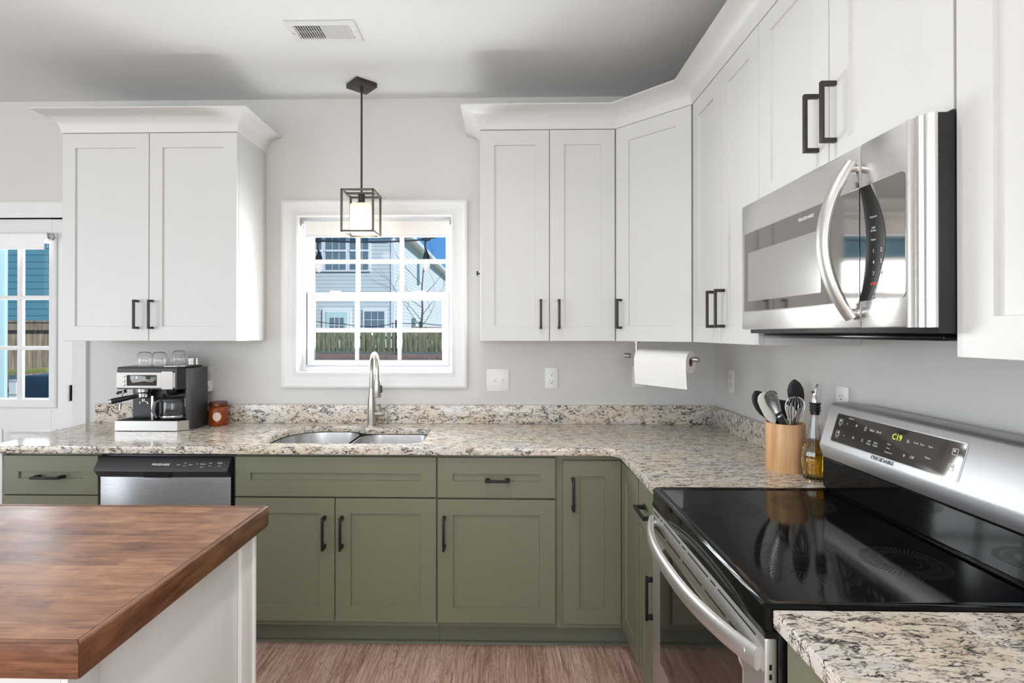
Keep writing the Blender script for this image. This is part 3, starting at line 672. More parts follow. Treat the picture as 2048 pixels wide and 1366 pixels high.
# local frame: +x world, y world; origin at front middle
hw = .380
B().box(.024, .640, -hw + .002, hw - .002, .03, .875, .004).build('range_body', 'enamel', t)
B().box(.06, .60, -hw + .03, hw - .03, 0, .03).build('base_plinth', 'blackplastic', t)
ck = B()
ring = lambda ins, z, fr=0: [(x_ , y_, z) for x_, y_ in rrect(0 + ins + fr, .575 - ins, -hw + ins, hw - ins, .014)]
ck.loft([ring(0, .872), ring(0, .914), ring(.004, .9195), ring(.012, .9205), ring(.020, .9165), ring(.026, .9158)], True, True)
cooktop = ck.build('cooktop', 'blackglass', t)
def burner(cx, cy, ri, ro, n=60):
    b = B()
    for i in range(n):
        a = 2 * PI * i / n; da = .010 * .08 / ro
        for r0, r1 in ((ri, ri + (ro - ri) * .45), (ri + (ro - ri) * .55, ro)):
            q = [(cx + r0 * math.cos(a - da), cy + r0 * math.sin(a - da), .9161), (cx + r1 * math.cos(a - da), cy + r1 * math.sin(a - da), .9161), (cx + r1 * math.cos(a + da), cy + r1 * math.sin(a + da), .9161), (cx + r0 * math.cos(a + da), cy + r0 * math.sin(a + da), .9161)]
            v = [b.bm.verts.new(p) for p in q]; b.bm.faces.new(v)
    for rr in (ri * .95, ri * .62):
        n2 = 72; a_ = [b.bm.verts.new((cx + rr * math.cos(2 * PI * i / n2), cy + rr * math.sin(2 * PI * i / n2), .9161)) for i in range(n2)]
        c_ = [b.bm.verts.new((cx + (rr - .0008) * math.cos(2 * PI * i / n2), cy + (rr - .0008) * math.sin(2 * PI * i / n2), .9161)) for i in range(n2)]
        for i in range(n2): b.bm.faces.new((a_[i], a_[(i + 1) % n2], c_[(i + 1) % n2], c_[i]))
    b.build('burner_ring', 'burner', cooktop)
burner(.160, .197, .055, .098); burner(.182, -.180, .065, .116); burner(.40, .225, .05, .085); burner(.40, -.175, .05, .085)
# rear riser and backguard
prof = [(.640, .905), (.548, .905), (.549, 1.027), (.5405, 1.040), (.5385, 1.052), (.5405, 1.062), (.575, 1.182), (.583, 1.192), (.596, 1.196), (.640, 1.196)]
lo_ = [(.640, .905), (.560, .905), (.556, .921), (.550, .926), (.549, 1.016), (.553, 1.020), (.640, 1.020)]
B().loft([[(x_, y_, z_) for x_, z_ in lo_] for y_ in (-hw, hw)]).build('rear_riser', 'blackglass', t)
up_ = [(.640, 1.021), (.5505, 1.021), (.548, 1.026), (.538, 1.058), (.5395, 1.066), (.574, 1.184), (.580, 1.192), (.592, 1.197), (.640, 1.197)]
gd = B().loft([[(x_, y_, z_) for x_, z_ in up_] for y_ in (-hw, hw)]).build('backguard', 'guard', t)
# control glass on the sloping face
s0 = Vector((.5395, 0, 1.066)); s1 = Vector((.574, 0, 1.184)); sd = (s1 - s0).normalized(); sn = Vector((-sd.z, 0, sd.x))
def bgm(y, v, off=.0006):   # matrix: text x -> -y world, text y -> up the slope, text z -> out of the face
    o = s0 + sd * v + sn * off; ex = Vector((0, -1, 0)); ey = sd; ez = ex.cross(ey)
    return Matrix(((ex.x, ey.x, ez.x, o.x), (ex.y, ey.y, ez.y, y), (ex.z, ey.z, ez.z, o.z), (0, 0, 0, 1)))
me = prism([rrect(-.235, .235, .018, .105, .006)], 0, .0012, 0, bgm(.095, 0, .0003)); pg = link('control_glass', me, 'panelglass', gd)
me = prism([rrect(-.238, .238, .015, .108, .008)], 0, .0008, 0, bgm(.095, 0, .0)); link('control_glass_bezel', me, 'bezel', gd)
def pt(s, y, v, size, mat='print', **k): return text(s, size, mat, pg, bgm(y, v, .0018), **k)
def fr_icon(y, v, q):
    L = rrect(-.008, .008, -.008, .008, .002, 3); Li = rrect(-.0065, .0065, -.0065, .0065, .0015, 3)
    link('burner_symbol', prism([L, Li], 0, .0003, 0, bgm(y, v, .0017)), 'print', pg)
    link('burner_symbol', prism([rrect(-.005 + (.004 if q else 0), .001 + (.004 if q else 0), -.001, .005, .002, 3)], 0, .0003, 0, bgm(y, v, .0017)), 'print', pg)
fr_icon(.305, .082, 0); fr_icon(.305, .045, 1)
for v in (.082, .045):
    pt('-', .274, v, .020); pt('+', .232, v - .001, .020)
pt('CookZone', .262, .098, .0055); pt('Rear', .305, .070, .005); pt('Front', .305, .033, .005)
pt('Bake', .164, .080, .0095); pt('Broil', .137, .080, .0095)
pt('O', .192, .045, .013, sx=.7); pt('Self\nClean', .164, .045, .0078); pt('Start\nClock', .137, .045, .0078)
L = rrect(-.004, .004, -.006, .002, .001, 3); link('lock_symbol', prism([L, rrect(-.0028, .0028, -.0048, .0008, .001, 3)], 0, .0003, 0, bgm(.192, .080, .0017)), 'print', pg)
pt('n', .192, .085, .010)
pt('C19', .068, .079, .023, 'digits', name='clock_digits', sx=.9)
pt('Timer', .088, .056, .006); pt('Oven', .088, .045, .006); pt('Temperature', .083, .034, .0055)
pt('^', .028, .073, .022); pt('v', .028, .040, .016); pt('Cook', .002, .078, .007); pt('Time', -.018, .078, .007); pt('Off', .002, .040, .010); pt('Start', -.045, .078, .007); pt('Warm', -.045, .050, .007)
fr_icon(-.115, .082, 0); fr_icon(-.115, .045, 1)
text('FRIGIDAIRE', .0150, 'greyprint', gd, bgm(.098, .0065, .0008) if False else bgm(.098, .0085, .0008), sx=1.15)
# oven door
d = B().box(.0, .0235, -hw + .004, hw - .004, .275, .858, .004).build('oven_door', 'satin', t)
gl_ = [(.285, .407), (-.283, .407), (-.283, .745), (-.235, .772), (.235, .772), (.285, .745)]
YZ = Matrix(((0, 0, -1, 0), (1, 0, 0, 0), (0, 1, 0, 0), (0, 0, 0, 1)))      # (u,v,w) -> (x=-w, y=u, z=v)
link('door_glass', prism([gl_], 0, .0015, 0, YZ), 'ovenglass', d)
gl2 = [(.289, .403), (-.287, .403), (-.287, .747), (-.237, .776), (.237, .776), (.289, .747)]
link('glass_border', prism([gl2, gl_], 0, .0012, 0, YZ), 'chrome', d)
for za, zb, segs in ((.843, .847, [(.36, .30), (.285, .265), (.25, .10), (.085, .055), (.04, -.10), (-.115, -.145), (-.16, -.34)]), (.803, .807, [(.33, .24), (.22, .10), (.08, -.06), (-.08, -.20), (-.22, -.34)])):
    b = B()
    for ya, yb2 in segs: b.box(-.0006, .002, yb2, ya, za, zb)
    b.build('vent_slot', 'gap', d)
b = B()
for i in range(26): b.box(.008, .013, -hw + .0035, -hw + .0055, .35 + i * .018, .36 + i * .018)
b.build('side_vent_slot', 'gap', d)
pts = []
for i in range(25):
    u = -1 + 2 * i / 24; pts.append((-.006 - .056 * (1 - abs(u) ** 2.4), u * .362, .812))
B().tube(pts, [.0175] * 25, 20, True, (1.25, .62), (0, 0, 1)).cyl((.001, .34, .815), (-.022, .335, .815), .011).cyl((.001, -.34, .815), (-.022, -.335, .815), .011).build('door_handle', 'satin', d)
dr = B().box(.0, .0235, -hw + .004, hw - .004, .065, .268, .004).build('storage_drawer', 'steel', t)
B().box(.0, .024, -hw + .002, hw - .002, .8585, .871).build('front_trim_strip', 'enamel', t)

# ---------------------------------------------------------------- microwave
t = thing('microwave', 'stainless steel over-the-range microwave mounted above the cooktop', 'microwave', (.768, 1.376, 1.430))
mh = .397; mw_ = .3785
B().box(.0265, WX - .768 - .002, -mw_, mw_, -.012, mh + .0, .003).build('microwave_body', 'blackplastic', t)
b = B(); b.hexa([(.030, -mw_ + .002, -.0005), (.030, mw_ - .03, -.0005), (.36, mw_ - .03, -.0005), (.36, -mw_ + .002, -.0005)][::1] + [(.030, -mw_ + .002, -.0004)] * 0 + [], 0) if False else None
B().box(.05, .34, -mw_ + .02, mw_ - .035, -.026, -.0125, .006).build('underside_hood', 'enamel', t)
# front fascia in three pieces: door, control side, rounded end column
ys = -.203
dfr = B().box(0, .026, ys + .0012, mw_, 0, mh, .003).build('microwave_door', 'steelh', t)
cf = B().box(0, .026, -.338, ys - .0012, 0, mh, .003).build('control_side', 'steelh', t)
b = B(); sec = [(.0, -.336), (.0015, -.340), (.006, -.346), (.0065, -.352), (.003, -.356), (.0045, -.361), (.011, -.364), (.0115, -.368), (.014, -.372), (.021, -.3785), (.026, -.3785), (.026, -.336)]
b.loft([[(x_, y_, z_) for x_, y_ in sec] for z_ in (0, mh)]); b.build('end_column', 'steelh', t)
# glass band
zg0, zg1 = .058, .303
YZm = Matrix(((0, 0, -1, 0), (-1, 0, 0, 0), (0, 1, 0, 0), (0, 0, 0, 1)))    # u -> -y (left to right as seen), v -> z
def F(u): return u   # u = -y local
link('door_glass', prism([rrect(-.358, .2015, zg0, zg1, .002)], 0, .0015, 0, YZm), 'mwglass', dfr)
link('glass_border', prism([rrect(-.361, .2015, zg0 - .003, zg1 + .003, .003), rrect(-.358, .2012, zg0, zg1, .002)], 0, .0018, 0, YZm), 'chrome', dfr)
link('viewing_window', prism([rrect(-.330, .060, zg0 + .03, zg1 - .062, .004)], .0015, .0019, 0, YZm), 'mwwin', dfr)
me = prism([rrect(.2045, .334, zg0, zg1, (0.001, .010, .010, .001))], 0, .0015, 0, YZm); cg = link('control_glass', me, 'mwglass', cf)
# crescent touch panel
def cres(u0, u1, bulge0, bulge1):
    zm = (zg0 + zg1) / 2; hh = (zg1 - zg0) / 2 - .001; n = 16
    A = [(u1 + bulge1 * math.cos(PI / 2 * (-1 + 2 * i / n)), zm + hh * (-1 + 2 * i / n)) for i in range(n + 1)]
    Bk = [(u0 + bulge0 * math.cos(PI / 2 * (1 - 2 * i / n)), zm + hh * (1 - 2 * i / n)) for i in range(n + 1)]
    return A + Bk
tp = link('touch_panel', prism([cres(.2046, .236, .020, .046)], .0015, .0021, 0, YZm), 'blackplastic', cg)
link('touch_panel_edge', prism([[(.2015, zg0 + .004)] + [(.2015, zg1 - .004)] + [(.188 + .0135 * 1 - .0 + .0, zg1 - .004)]], .0015, .0019, 0, YZm), 'blackplastic', dfr) if False else None
def mt(s, u, v, size, mat='print', **k):
    m_ = Matrix(((0, 0, -1, -.0022), (-1, 0, 0, -u), (0, 1, 0, v), (0, 0, 0, 1)))
    return text(s, size, mat, tp, m_, **k)
for s_, v_ in (('Popcorn', .232), ('Add\n30 Sec', .206), ('Timer', .184)): mt(s_, .247, v_, .0062)
for i, s_ in enumerate('147'): mt(s_, .247, .160 - .0235 * i, .0115); mt(str(int(s_) + 1), .270, .160 - .0235 * i, .0115)
mt('STOP', .247, .092, .0072, 'redprint', bold=.0003); mt('Cancel', .247, .083, .0045, 'greyprint'); mt('Y', .247, .070, .007, 'greyprint'); mt('Light', .247, .062, .004, 'greyprint')
text('FRIGIDAIRE', .0115, 'print', dfr, Matrix(((0, 0, -1, -.0019), (-1, 0, 0, .004), (0, 1, 0, .283), (0, 0, 0, 1))), sx=1.2, bold=.0002)
# bow handle
pts = []; rr_ = []
for i in range(29):
    u = -1 + 2 * i / 28
    pts.append((-.010 - .050 * (1 - abs(u) ** 2.0), -.186 + .018 * (1 - u * u), mh / 2 - .006 + u * .172)); rr_.append(.0145 + .004 * (1 - abs(u) ** 3))
hd = B().tube(pts, rr_, 20, True, (.62, 1.0), (-1, 0, 0)).build('door_handle', 'satin', dfr)
for s in (-1, 1): B().cyl((.002, -.186, mh / 2 - .006 + s * .160), (-.014, -.186, mh / 2 - .006 + s * .160), .010).build('handle_mount', 'steel', hd)
ip = [(p[0] + .0105, p[1], p[2]) for p in pts[3:-3]]
B().tube(ip, .0045, 10, True, (.7, 1.6), (-1, 0, 0)).build('handle_grip_strip', 'darkplastic', hd)

# ---------------------------------------------------------------- island
t = thing('kitchen_island', 'white panelled kitchen island body in the lower left foreground', 'island', (-1.5, 1.15, 0))
ix1 = -.700 + 1.5; iy0, iy1 = .842 - 1.15, 1.470 - 1.15
B().box(-1.2, ix1 - .012, iy0 + .012, iy1 - .012, .0, .873, .001).build('island_box', 'iwhite', t)
b = B(); b.box(ix1 - .0115, ix1, iy1 - .065, iy1, 0, .8735, .001).box(ix1 - .0115, ix1, iy0, iy0 + .065, 0, .8735, .001).box(ix1 - .0115, ix1 - .0005, iy0 + .065, iy1 - .065, .0, .11, .001)
b.box(ix1 - .0115, ix1 + .006, iy1 - .004, iy1 + .006, 0, .8735, .001)
b.build('end_trim', 'iwhite', t)
B().box(-1.2, ix1 - .0122, iy0, iy0 + .0115, .0, .8735, .001).build('front_panel', 'iwhite', t)
t = thing('butcher_block_top', 'dark-stained butcher block island top with thick edges, lower left', 'worktop', (-1.5, 1.15, .875))
tx1 = -.670 + 1.5; ty0, ty1 = .827 - 1.15, 1.500 - 1.15
B().box(-1.25, tx1 - .0145, ty0 + .0145, ty1 - .0145, .0, .055).build('block_surface', 'block', t)
def trimpc(P, mat, nm): B().hexa(P, .0022).build(nm, mat, t)
e = .014; z0_, z1_ = 0, .0554
trimpc([(tx1 - e, ty0 + e, z0_), (tx1, ty0, z0_), (tx1, ty1, z0_), (tx1 - e, ty1 - e, z0_), (tx1 - e, ty0 + e, z1_), (tx1, ty0, z1_), (tx1, ty1, z1_), (tx1 - e, ty1 - e, z1_)], 'blocke', 'side_edge')
trimpc([(-1.25, ty0, z0_), (tx1, ty0, z0_), (tx1 - e, ty0 + e, z0_), (-1.25, ty0 + e, z0_), (-1.25, ty0, z1_), (tx1, ty0, z1_), (tx1 - e, ty0 + e, z1_), (-1.25, ty0 + e, z1_)], 'blockf', 'front_edge')
trimpc([(-1.25, ty1 - e, z0_), (tx1 - e, ty1 - e, z0_), (tx1, ty1, z0_), (-1.25, ty1, z0_), (-1.25, ty1 - e, z1_), (tx1 - e, ty1 - e, z1_), (tx1, ty1, z1_), (-1.25, ty1, z1_)], 'blockf', 'rear_edge')

# ---------------------------------------------------------------- pendant lamp and ceiling vent
t = thing('pendant_lamp', 'dark bronze cage pendant lamp with frosted glass hanging over the sink', 'lamp', (-.762, 2.805, CE))
c = B(); q = .059
c.box(-q, q, -q, q, -.024, -.001, .0015, Matrix.Rotation(R(43), 4, 'Z')).build('canopy', 'bronze', t)
B().cyl((0, 0, -.024), (0, 0, -.040), .008).cyl((0, 0, -.040), (0, 0, -.582), .0052).build('rod', 'bronze', t)
zt, zb = -.577, -.800; r = .081; w = .0052; b = B()
for sx in (-1, 1):
    for sy in (-1, 1): b.box(sx * r - w, sx * r + w, sy * r - w, sy * r + w, zb, zt, .0008)
for z in (zb, zt - 2 * w):
    for s in (-1, 1):
        b.box(-r, r, s * r - w, s * r + w, z, z + 2 * w, .0006); b.box(s * r - w, s * r + w, -r, r, z, z + 2 * w, .0006)
b.box(-r, r, -.010, .010, zt - 2 * w, zt, .0008)
b.build('cage', 'cagemetal', t)
B().cyl((0, 0, zt - .01), (0, 0, zt - .055), .0175).cyl((0, 0, zt - .055), (0, 0, zt - .064), .030).build('socket', 'bronze', t)
def sqr(h, rr, z): return [(x_, y_, z) for x_, y_ in rrect(-h, h, -h, h, rr, 5)]
sh = B().loft([sqr(.018, .010, zt - .062), sqr(.044, .018, zt - .063), sqr(.051, .022, zt - .069), sqr(.052, .022, zt - .078), sqr(.052, .022, zb + .006), sqr(.048, .018, zb + .006), sqr(.048, .018, zt - .075), sqr(.018, .01, zt - .070)], False, False).build('glass_shade', 'frost', t)
B().sphere((0, 0, zt - .125), .024, 20, (1, 1, 1.25)).build('bulb', 'bulb', t)
light('pendant_lamp_glow', 'POINT', (-.762, 2.805, CE + zb - .03), (0, 0, 0), 1.6, (1, .82, .62), .03)

for i_, (x_, y_) in enumerate(DOWN):
    t = thing('added_downlight', 'added round white ceiling downlight, unseen above the frame, ' + ('over the range aisle', 'over the camera aisle', 'behind the island')[i_], 'light', (x_, y_, CE))  # lamp added for more light low in the room
    B().lathe([(.095, -.0005), (.095, -.004), (.078, -.008), (.074, -.0005)], (0, 0, 0), 36, cap0=False, cap1=False).build('trim_ring', 'trim', t)
    B().lathe([(.073, -.001), (.073, -.003)], (0, 0, 0), 36).build('lens', 'wdigits', t)
t = thing('ceiling_vent', 'white rectangular air vent grille in the ceiling', 'vent', (-.791, 2.311, CE))
b = B()
L = []
for ins, z in ((0, -.0005), (0, -.004), (.004, -.007), (.028, -.007), (.030, -.004), (.030, -.0005)):
    x0, x1, y0, y1 = -.152 + ins, .152 - ins, -.079 + ins, .079 - ins; L.append([(x0, y0, z), (x1, y0, z), (x1, y1, z), (x0, y1, z)])
b.loft(L, False, False).build('frame', 'white', t)
B().box(-.122, .122, -.049, .049, -.0012, -.0006).build('dark_duct', 'gap', t)
b = B(); n = 22
for i in range(n):
    u = -.120 + .240 * (i + .5) / n; a = R(38 if i < n / 2 else -38)
    b.box(-.0075, .0075, -.049, .049, -.0004, .0004, 0, Matrix.Translation((u, 0, -.0055)) @ Matrix.Rotation(a, 4, 'Y'))
b.box(-.004, .004, -.049, .049, -.0078, -.0025).box(-.122, .122, -.0015, .0015, -.0048, -.003)
b.build('louvre', 'white', t)
for s in (-1, 1): B().lathe([(.004, -.007), (.0035, -.0082)], (s * .138, 0, 0), 12).build('screw', 'nickel', t)
B().tube([(-.132, .012, -.007), (-.134, .0, -.012), (-.132, -.012, -.007)], .0014, 8).build('damper_lever', 'nickel', t)

# ---------------------------------------------------------------- switches and outlets
def outlet(label, x, z, y=D, rz=0, xx=None, group=None):
    t = thing('wall_outlet', label, 'outlet', (x, y, z) if xx is None else (xx, y, z), rz)
    B().box(-.036, .036, -.0055, -.0003, -.0585, .0585, .002).build('cover_plate', 'outlet', t)
    for zc_ in (.021, -.021):
        o = B().lathe([(.0165, -.005), (.0165, -.0068), (.015, -.0072)], (0, 0, zc_), 24, 'y', sx=.85).build('socket', 'outlet', t)
        b = B(); b.box(-.0075, -.0055, -.0076, -.0068, zc_ + .001, zc_ + .009).box(.0055, .0075, -.0076, -.0068, zc_ + .002, zc_ + .009).lathe([(.0028, -.0068), (.0028, -.0076)], (0, 0, zc_ - .007), 12, 'y').build('slot', 'slot', o)
    return t
outlet('white double outlet on the window wall right of the light switches', .254, 1.168)
outlet('white outlet on the window wall partly hidden behind the paper towel', .738, 1.175)
outL = outlet('white outlet behind the coffee machine with a plug in its upper socket', -1.690, 1.170)
outlet('white outlet plate on the right wall between corner and utensil crock', WX, 1.173, 2.758, -PI / 2)
outlet('white outlet on the right wall just above the range backguard', WX, 1.178, 1.858, -PI / 2)
t = thing('light_switch', 'white double light switch plate below and right of the window', 'switch', (-.044, D, 1.155))
B().box(-.062, .062, -.0055, -.0003, -.0625, .0625, .002).build('cover_plate', 'outlet', t)
for x_, s in ((-.021, 1), (.023, -1)):
    B().box(x_ - .005, x_ + .005, -.0065, -.004, -.012, .012, .0005).hexa([(x_ - .0035, -.015, s * .004 - .004), (x_ + .0035, -.015, s * .004 - .004), (x_ + .0035, -.005, -.006), (x_ - .0035, -.005, -.006), (x_ - .0035, -.014, s * .004 + .004), (x_ + .0035, -.014, s * .004 + .004), (x_ + .0035, -.005, .006), (x_ - .0035, -.005, .006)]).build('toggle', 'outlet', t)
    for z_ in (-.03, .03): B().lathe([(.003, -.0055), (.0025, -.0065)], (x_, 0, z_), 10, 'y').build('screw', 'outlet', t)
tag(B().box(-1.700, -1.680, D - .030, D - .0075, 1.187, 1.201, .003).cyl((-1.690, D - .03, 1.192), (-1.690, D - .034, 1.150), .003).build('power_plug', 'blackplastic'), 'black power plug in the outlet behind the coffee machine', 'plug')
b = B().loft([[(-1.668 + k * x_, D - .055 + yy, zz) for x_, yy, zz in P] for k, P in ((1, [(-.010, 0, 1.150), (.004, 0, 1.152), (.020, 0, 1.120), (.016, 0, 1.094), (-.004, 0, 1.096), (-.013, 0, 1.12)]), (1, [(-.010, .047, 1.150), (.004, .047, 1.152), (.020, .047, 1.120), (.016, .047, 1.094), (-.004, .047, 1.096), (-.013, .047, 1.12)]))])
tag(b.build('air_freshener', 'outlet'), 'small white plug-in air freshener below the outlet beside the coffee machine', 'air freshener')

# ---------------------------------------------------------------- coffee machine
t = thing('coffee_machine', 'black and stainless combination coffee and espresso machine on the granite', 'coffee machine', (-1.815, 2.72, CT))
# front y = -.01, back y = .195
bk = 'blackplastic'
def pp(P, z0, z1, nm, mat, par=t, bev=0): return link(nm, prism([P], z0, z1, bev), mat, par)
pp([(-.188, -.018), (.135, -.018), (.182, .018), (.182, .168), (-.188, .168)], .004, .046, 'base', bk)
band = [(-.189, -.0195), (.1355, -.0195), (.1835, .0175), (.1835, .05), (.1815, .05), (.1815, .0185), (.135, -.0175), (-.187, -.0175), (-.187, .02), (-.189, .02)]
pp(band, .003, .052, 'base_band', 'nickel')
pp([(-.18, -.01), (.128, -.01), (.17, .02), (.17, .075), (-.18, .075)], .047, .054, 'drip_tray', bk)
b = B()
for i in range(22): b.box(-.172 + i * .0085, -.169 + i * .0085, -.004, .07, .0545, .0560)
b.build('drip_grille', 'darkplastic', t)
pp([(-.165, .080), (.182, .080), (.182, .168), (-.165, .168)], .04, .215, 'back_housing', bk)
B().box(.158, .188, .012, .168, .006, .322, .004).build('side_housing', 'darkplastic', t)
g = B(); g.box(.150, .165, .014, .03, .12, .17, .003); g.build('water_gauge', 'greyprint', t)
hdp = [(-.183, -.012), (.060, -.012), (.128, -.012), (.162, .014), (.162, .168), (-.175, .168)]
pp(hdp, .214, .322, 'upper_housing', bk)
fas = [(-.184, -.016), (.050, -.016), (.052, -.018), (.110, -.018), (.163, .018), (.163, .05), (.1615, .05), (.1615, .0185), (.109, -.0155), (.05, -.0135), (-.182, -.0135), (-.188, .02), (-.19, .02)]
fo = pp(fas, .222, .300, 'front_fascia', 'cmsteel')
pp([(.052, -.0185), (.110, -.0185), (.108, -.016), (.054, -.016)], .215, .306, 'grounds_door', 'cmsteel')
B().box(-.128, -.024 + .048, -.0172, -.0155, .233, .288, .004).build('display_panel', 'panelglass', t).name = 'display_panel'
text('1 : 8', .017, 'wdigits', t, at(-.088, -.0178, .274), name='display_digits')
L = rrect(-.019, .019, -.0065, .0065, .006, 5); link('badge_ring', prism([L, rrect(-.0175, .0175, -.005, .005, .005, 5)], 0, .0005, 0, at(-.010, -.0176, .259)), 'print', t)
text("De'Longhi", .0075, 'print', t, at(-.010, -.0178, .259))
for z_ in (.238, .258, .282): B().lathe([(.007, -.016), (.007, -.0185), (.0055, -.019)], (-.145, 0, z_), 16, 'y').build('push_button', 'chrome', t)
B().lathe([(.014, 0), (.015, .012), (.012, .016)], (-.186, .01, .285), 16, 'x').build('steam_knob', 'chrome', t)
# cup warmer rail and lid
pp([(-.183, -.008), (.128, -.008), (.158, .016), (.158, .165), (-.175, .165)], .3225, .329, 'top_tray', bk, t, .002)
pp([(.06, -.010), (.126, -.010), (.156, .014), (.156, .168), (.06, .168)], .3295, .334, 'top_lid', 'chrome', t, .0015)
# brew group, portafilter and steam wand
B().lathe([(.036, .214), (.036, .196), (.030, .190)], (-.078, .040, 0), 28).build('brew_head', 'chrome', t)
pf = B().lathe([(.030, .189), (.030, .170), (.024, .164), (.010, .160), (.010, .146)], (-.078, .040, 0), 28).build('portafilter', 'chrome', t)
B().tube([(-.100, .022, .176), (-.135, -.012, .168), (-.185, -.050, .156)], [.009, .013, .0145], 14).build('portafilter_handle', bk, pf)
B().tube([(-.186, -.050, .156), (-.194, -.056, .154)], [.0145, .0135], 14).build('handle_cap', 'chrome', pf)
B().tube([(-.078, .040, .146), (-.098, .040, .142), (-.098, .04, .134)], .005, 8).tube([(-.078, .040, .146), (-.058, .040, .142), (-.058, .04, .134)], .005, 8).build('spout', 'chrome', pf)
B().tube([(-.155, .02, .214), (-.160, .0, .20), (-.165, -.01, .17), (-.168, -.012, .11)], .0045, 10).build('steam_wand', 'chrome', t)
B().tube([(-.150, .01, .200), (-.185, .0, .196), (-.19, -.002, .188)], .007, 10).build('steam_wand_grip', bk, t)
B().lathe([(.034, .214), (.030, .19), (.020, .178)], (.072, .05, 0), 24).build('filter_basket', bk, t)
B().box(-.012, .0, -.004, .078, .048, .18, .002).build('divider_rib', 'steel', t)
# glass carafe
cf_ = thing('glass_carafe', 'glass coffee carafe with black handle standing in the coffee machine', 'carafe', (-1.815 + .082, 2.72 + .052 - .012, CT + .0562))
B().lathe([(.010, 0), (.060, 0), (.066, .004), (.069, .02), (.069, .085), (.064, .100), (.062, .1005), (.0665, .084), (.0665, .02), (.0635, .0065), (.058, .003), (.01, .003)], (0, 0, 0), 40, cap0=True, cap1=True).build('glass_jug', 'glass', cf_)
B().lathe([(.0655, .092), (.0665, .099), (.0655, .106), (.045, .1105), (.01, .112)], (0, 0, 0), 40).build('lid', 'darkplastic', cf_)
B().lathe([(.0700, .014), (.0705, .018), (.0700, .022)], (0, 0, 0), 40, cap0=False, cap1=False).build('base_band', 'chrome', cf_)
B().tube([(-.040, -.055, .100), (-.052, -.075, .095), (-.058, -.082, .05), (-.050, -.068, .016)], [.006, .0075, .0075, .006], 10, True, (1, 1.5)).build('handle', 'greyprint', cf_)
# cups upside down on top of the machine
cup0 = None
for (cx, cy, lb) in ((-1.900, 2.775, 'clear glass cup upside down on the coffee machine, leftmost of three'), (-1.815, 2.765, 'clear glass cup upside down on the coffee machine, middle of three'), (-1.748, 2.825, 'clear glass cup upside down on the coffee machine, right one beside the steel saucers')):
    if cup0 is None:
        cup0 = tag(B().lathe([(.036, 0), (.0405, .020), (.0405, .040), (.034, .062), (.022, .074), (.002, .076), (.002, .072), (.021, .0705), (.0325, .060), (.0385, .039), (.0385, .020), (.0345, 0)], (0, 0, 0), 36, cap0=False, cap1=True).build('glass_cup', 'glass'), lb, 'cup', 'glass cups on the coffee machine')
        k = cup0
    else: k = dup(cup0); k['label'] = lb
    k.location = (cx, cy, CT + (.3345 if cx > -1.76 else .3295))
for i in range(4):
    o = B().lathe([(.026, 0), (.030, .003), (.030, .007), (.028, .008)], (-1.667 + .001 * (i % 2), 2.815, CT + .3345 + .0088 * i), 28).build('steel_saucer', 'chrome')
    tag(o, 'round steel saucer in a small stack on the coffee machine, ' + ('bottom one', 'second from the bottom', 'second from the top', 'top one')[i], 'saucer', 'steel saucers on the coffee machine')
# candle jar
t = thing('candle_jar', 'amber glass candle jar with copper lid beside the coffee machine', 'candle', (-1.572, 2.892, CT), R(28))
B().lathe([(.044, 0), (.047, .004), (.048, .010), (.048, .088), (.043, .098), (.041, .104), (.038, .104), (.0445, .086), (.0445, .010), (.02, .008)], (0, 0, 0), 40).build('jar', 'amber', t)
B().lathe([(.0435, .009), (.0435, .060), (.002, .060)], (0, 0, 0), 32).build('wax', paint('orange_candle_wax', (205, 120, 60), .6), t)
B().lathe([(.044, .1045), (.0465, .107), (.0465, .122), (.044, .128), (.030, .130), (.002, .130)], (0, 0, 0), 40).build('lid', 'copper', t)
L = [(.019 * math.cos(2 * PI * i / 28), .0235 * math.sin(2 * PI * i / 28)) for i in range(28)]
b = B(); nn = 24
ov = [(-.021 + .042 * k / nn, .0235 * math.sqrt(max(0, 1 - (-1 + 2 * k / nn) ** 2))) for k in range(nn + 1)]
fz = lambda x_, r_: -math.sqrt(r_ * r_ - x_ * x_)
b.loft([[(x_ - .006, fz(x_ - .006, r_), .052 + s_ * (h_ + .0002)) for s_, r_ in ((-1, .0483), (1, .0483), (1, .0490), (-1, .0490))] for x_, h_ in ov]); b.build('label', 'label', t)

# ---------------------------------------------------------------- paper towel holder and roll
c0 = Vector((.612, 2.700, 1.305)); c1 = Vector((.868, 2.458, 1.297)); ax = (c1 - c0).normalized(); Lh = (c1 - c0).length
t = thing('paper_towel_holder', 'brushed nickel paper towel rod under the corner cabinet', 'holder', c0)
ya = math.atan2(ax.y, ax.x)
def along(s, dz=0, dn=0):
    n = Vector((-ax.y, ax.x, 0)); return ax * s + n * dn + Vector((0, 0, dz))
B().cyl(along(.004), along(Lh - .004), .0045).build('rod', 'nickel', t)
B().cyl(along(-.012), along(.012), .0125).cyl(along(.012), along(.016), .009).build('end_knob', 'nickel', t)
B().cyl(along(Lh - .012), along(Lh + .012), .0125).cyl(along(Lh - .016), along(Lh - .012), .009).build('end_knob', 'nickel', t)
B().tube([along(.050, 0), along(.050, .03), along(.050, UB - .0012 - c0.z)], .006, 12).cyl(along(.05, UB - .005 - c0.z), along(.05, UB - .0006 - c0.z), .016).build('mounting_arm', 'nickel', t)
b = B()
rp = []; a0_, a1_ = .066, Lh - .024
N = 48; rr = .051
nv = Vector((ax.y, -ax.x, 0)).normalized()    # towards the camera
if nv.y > 0: nv = -nv
def rollp(s, a, r): return c0 + ax * s + nv * (r * math.cos(a)) + Vector((0, 0, r * math.sin(a) - .014))
roll = B()
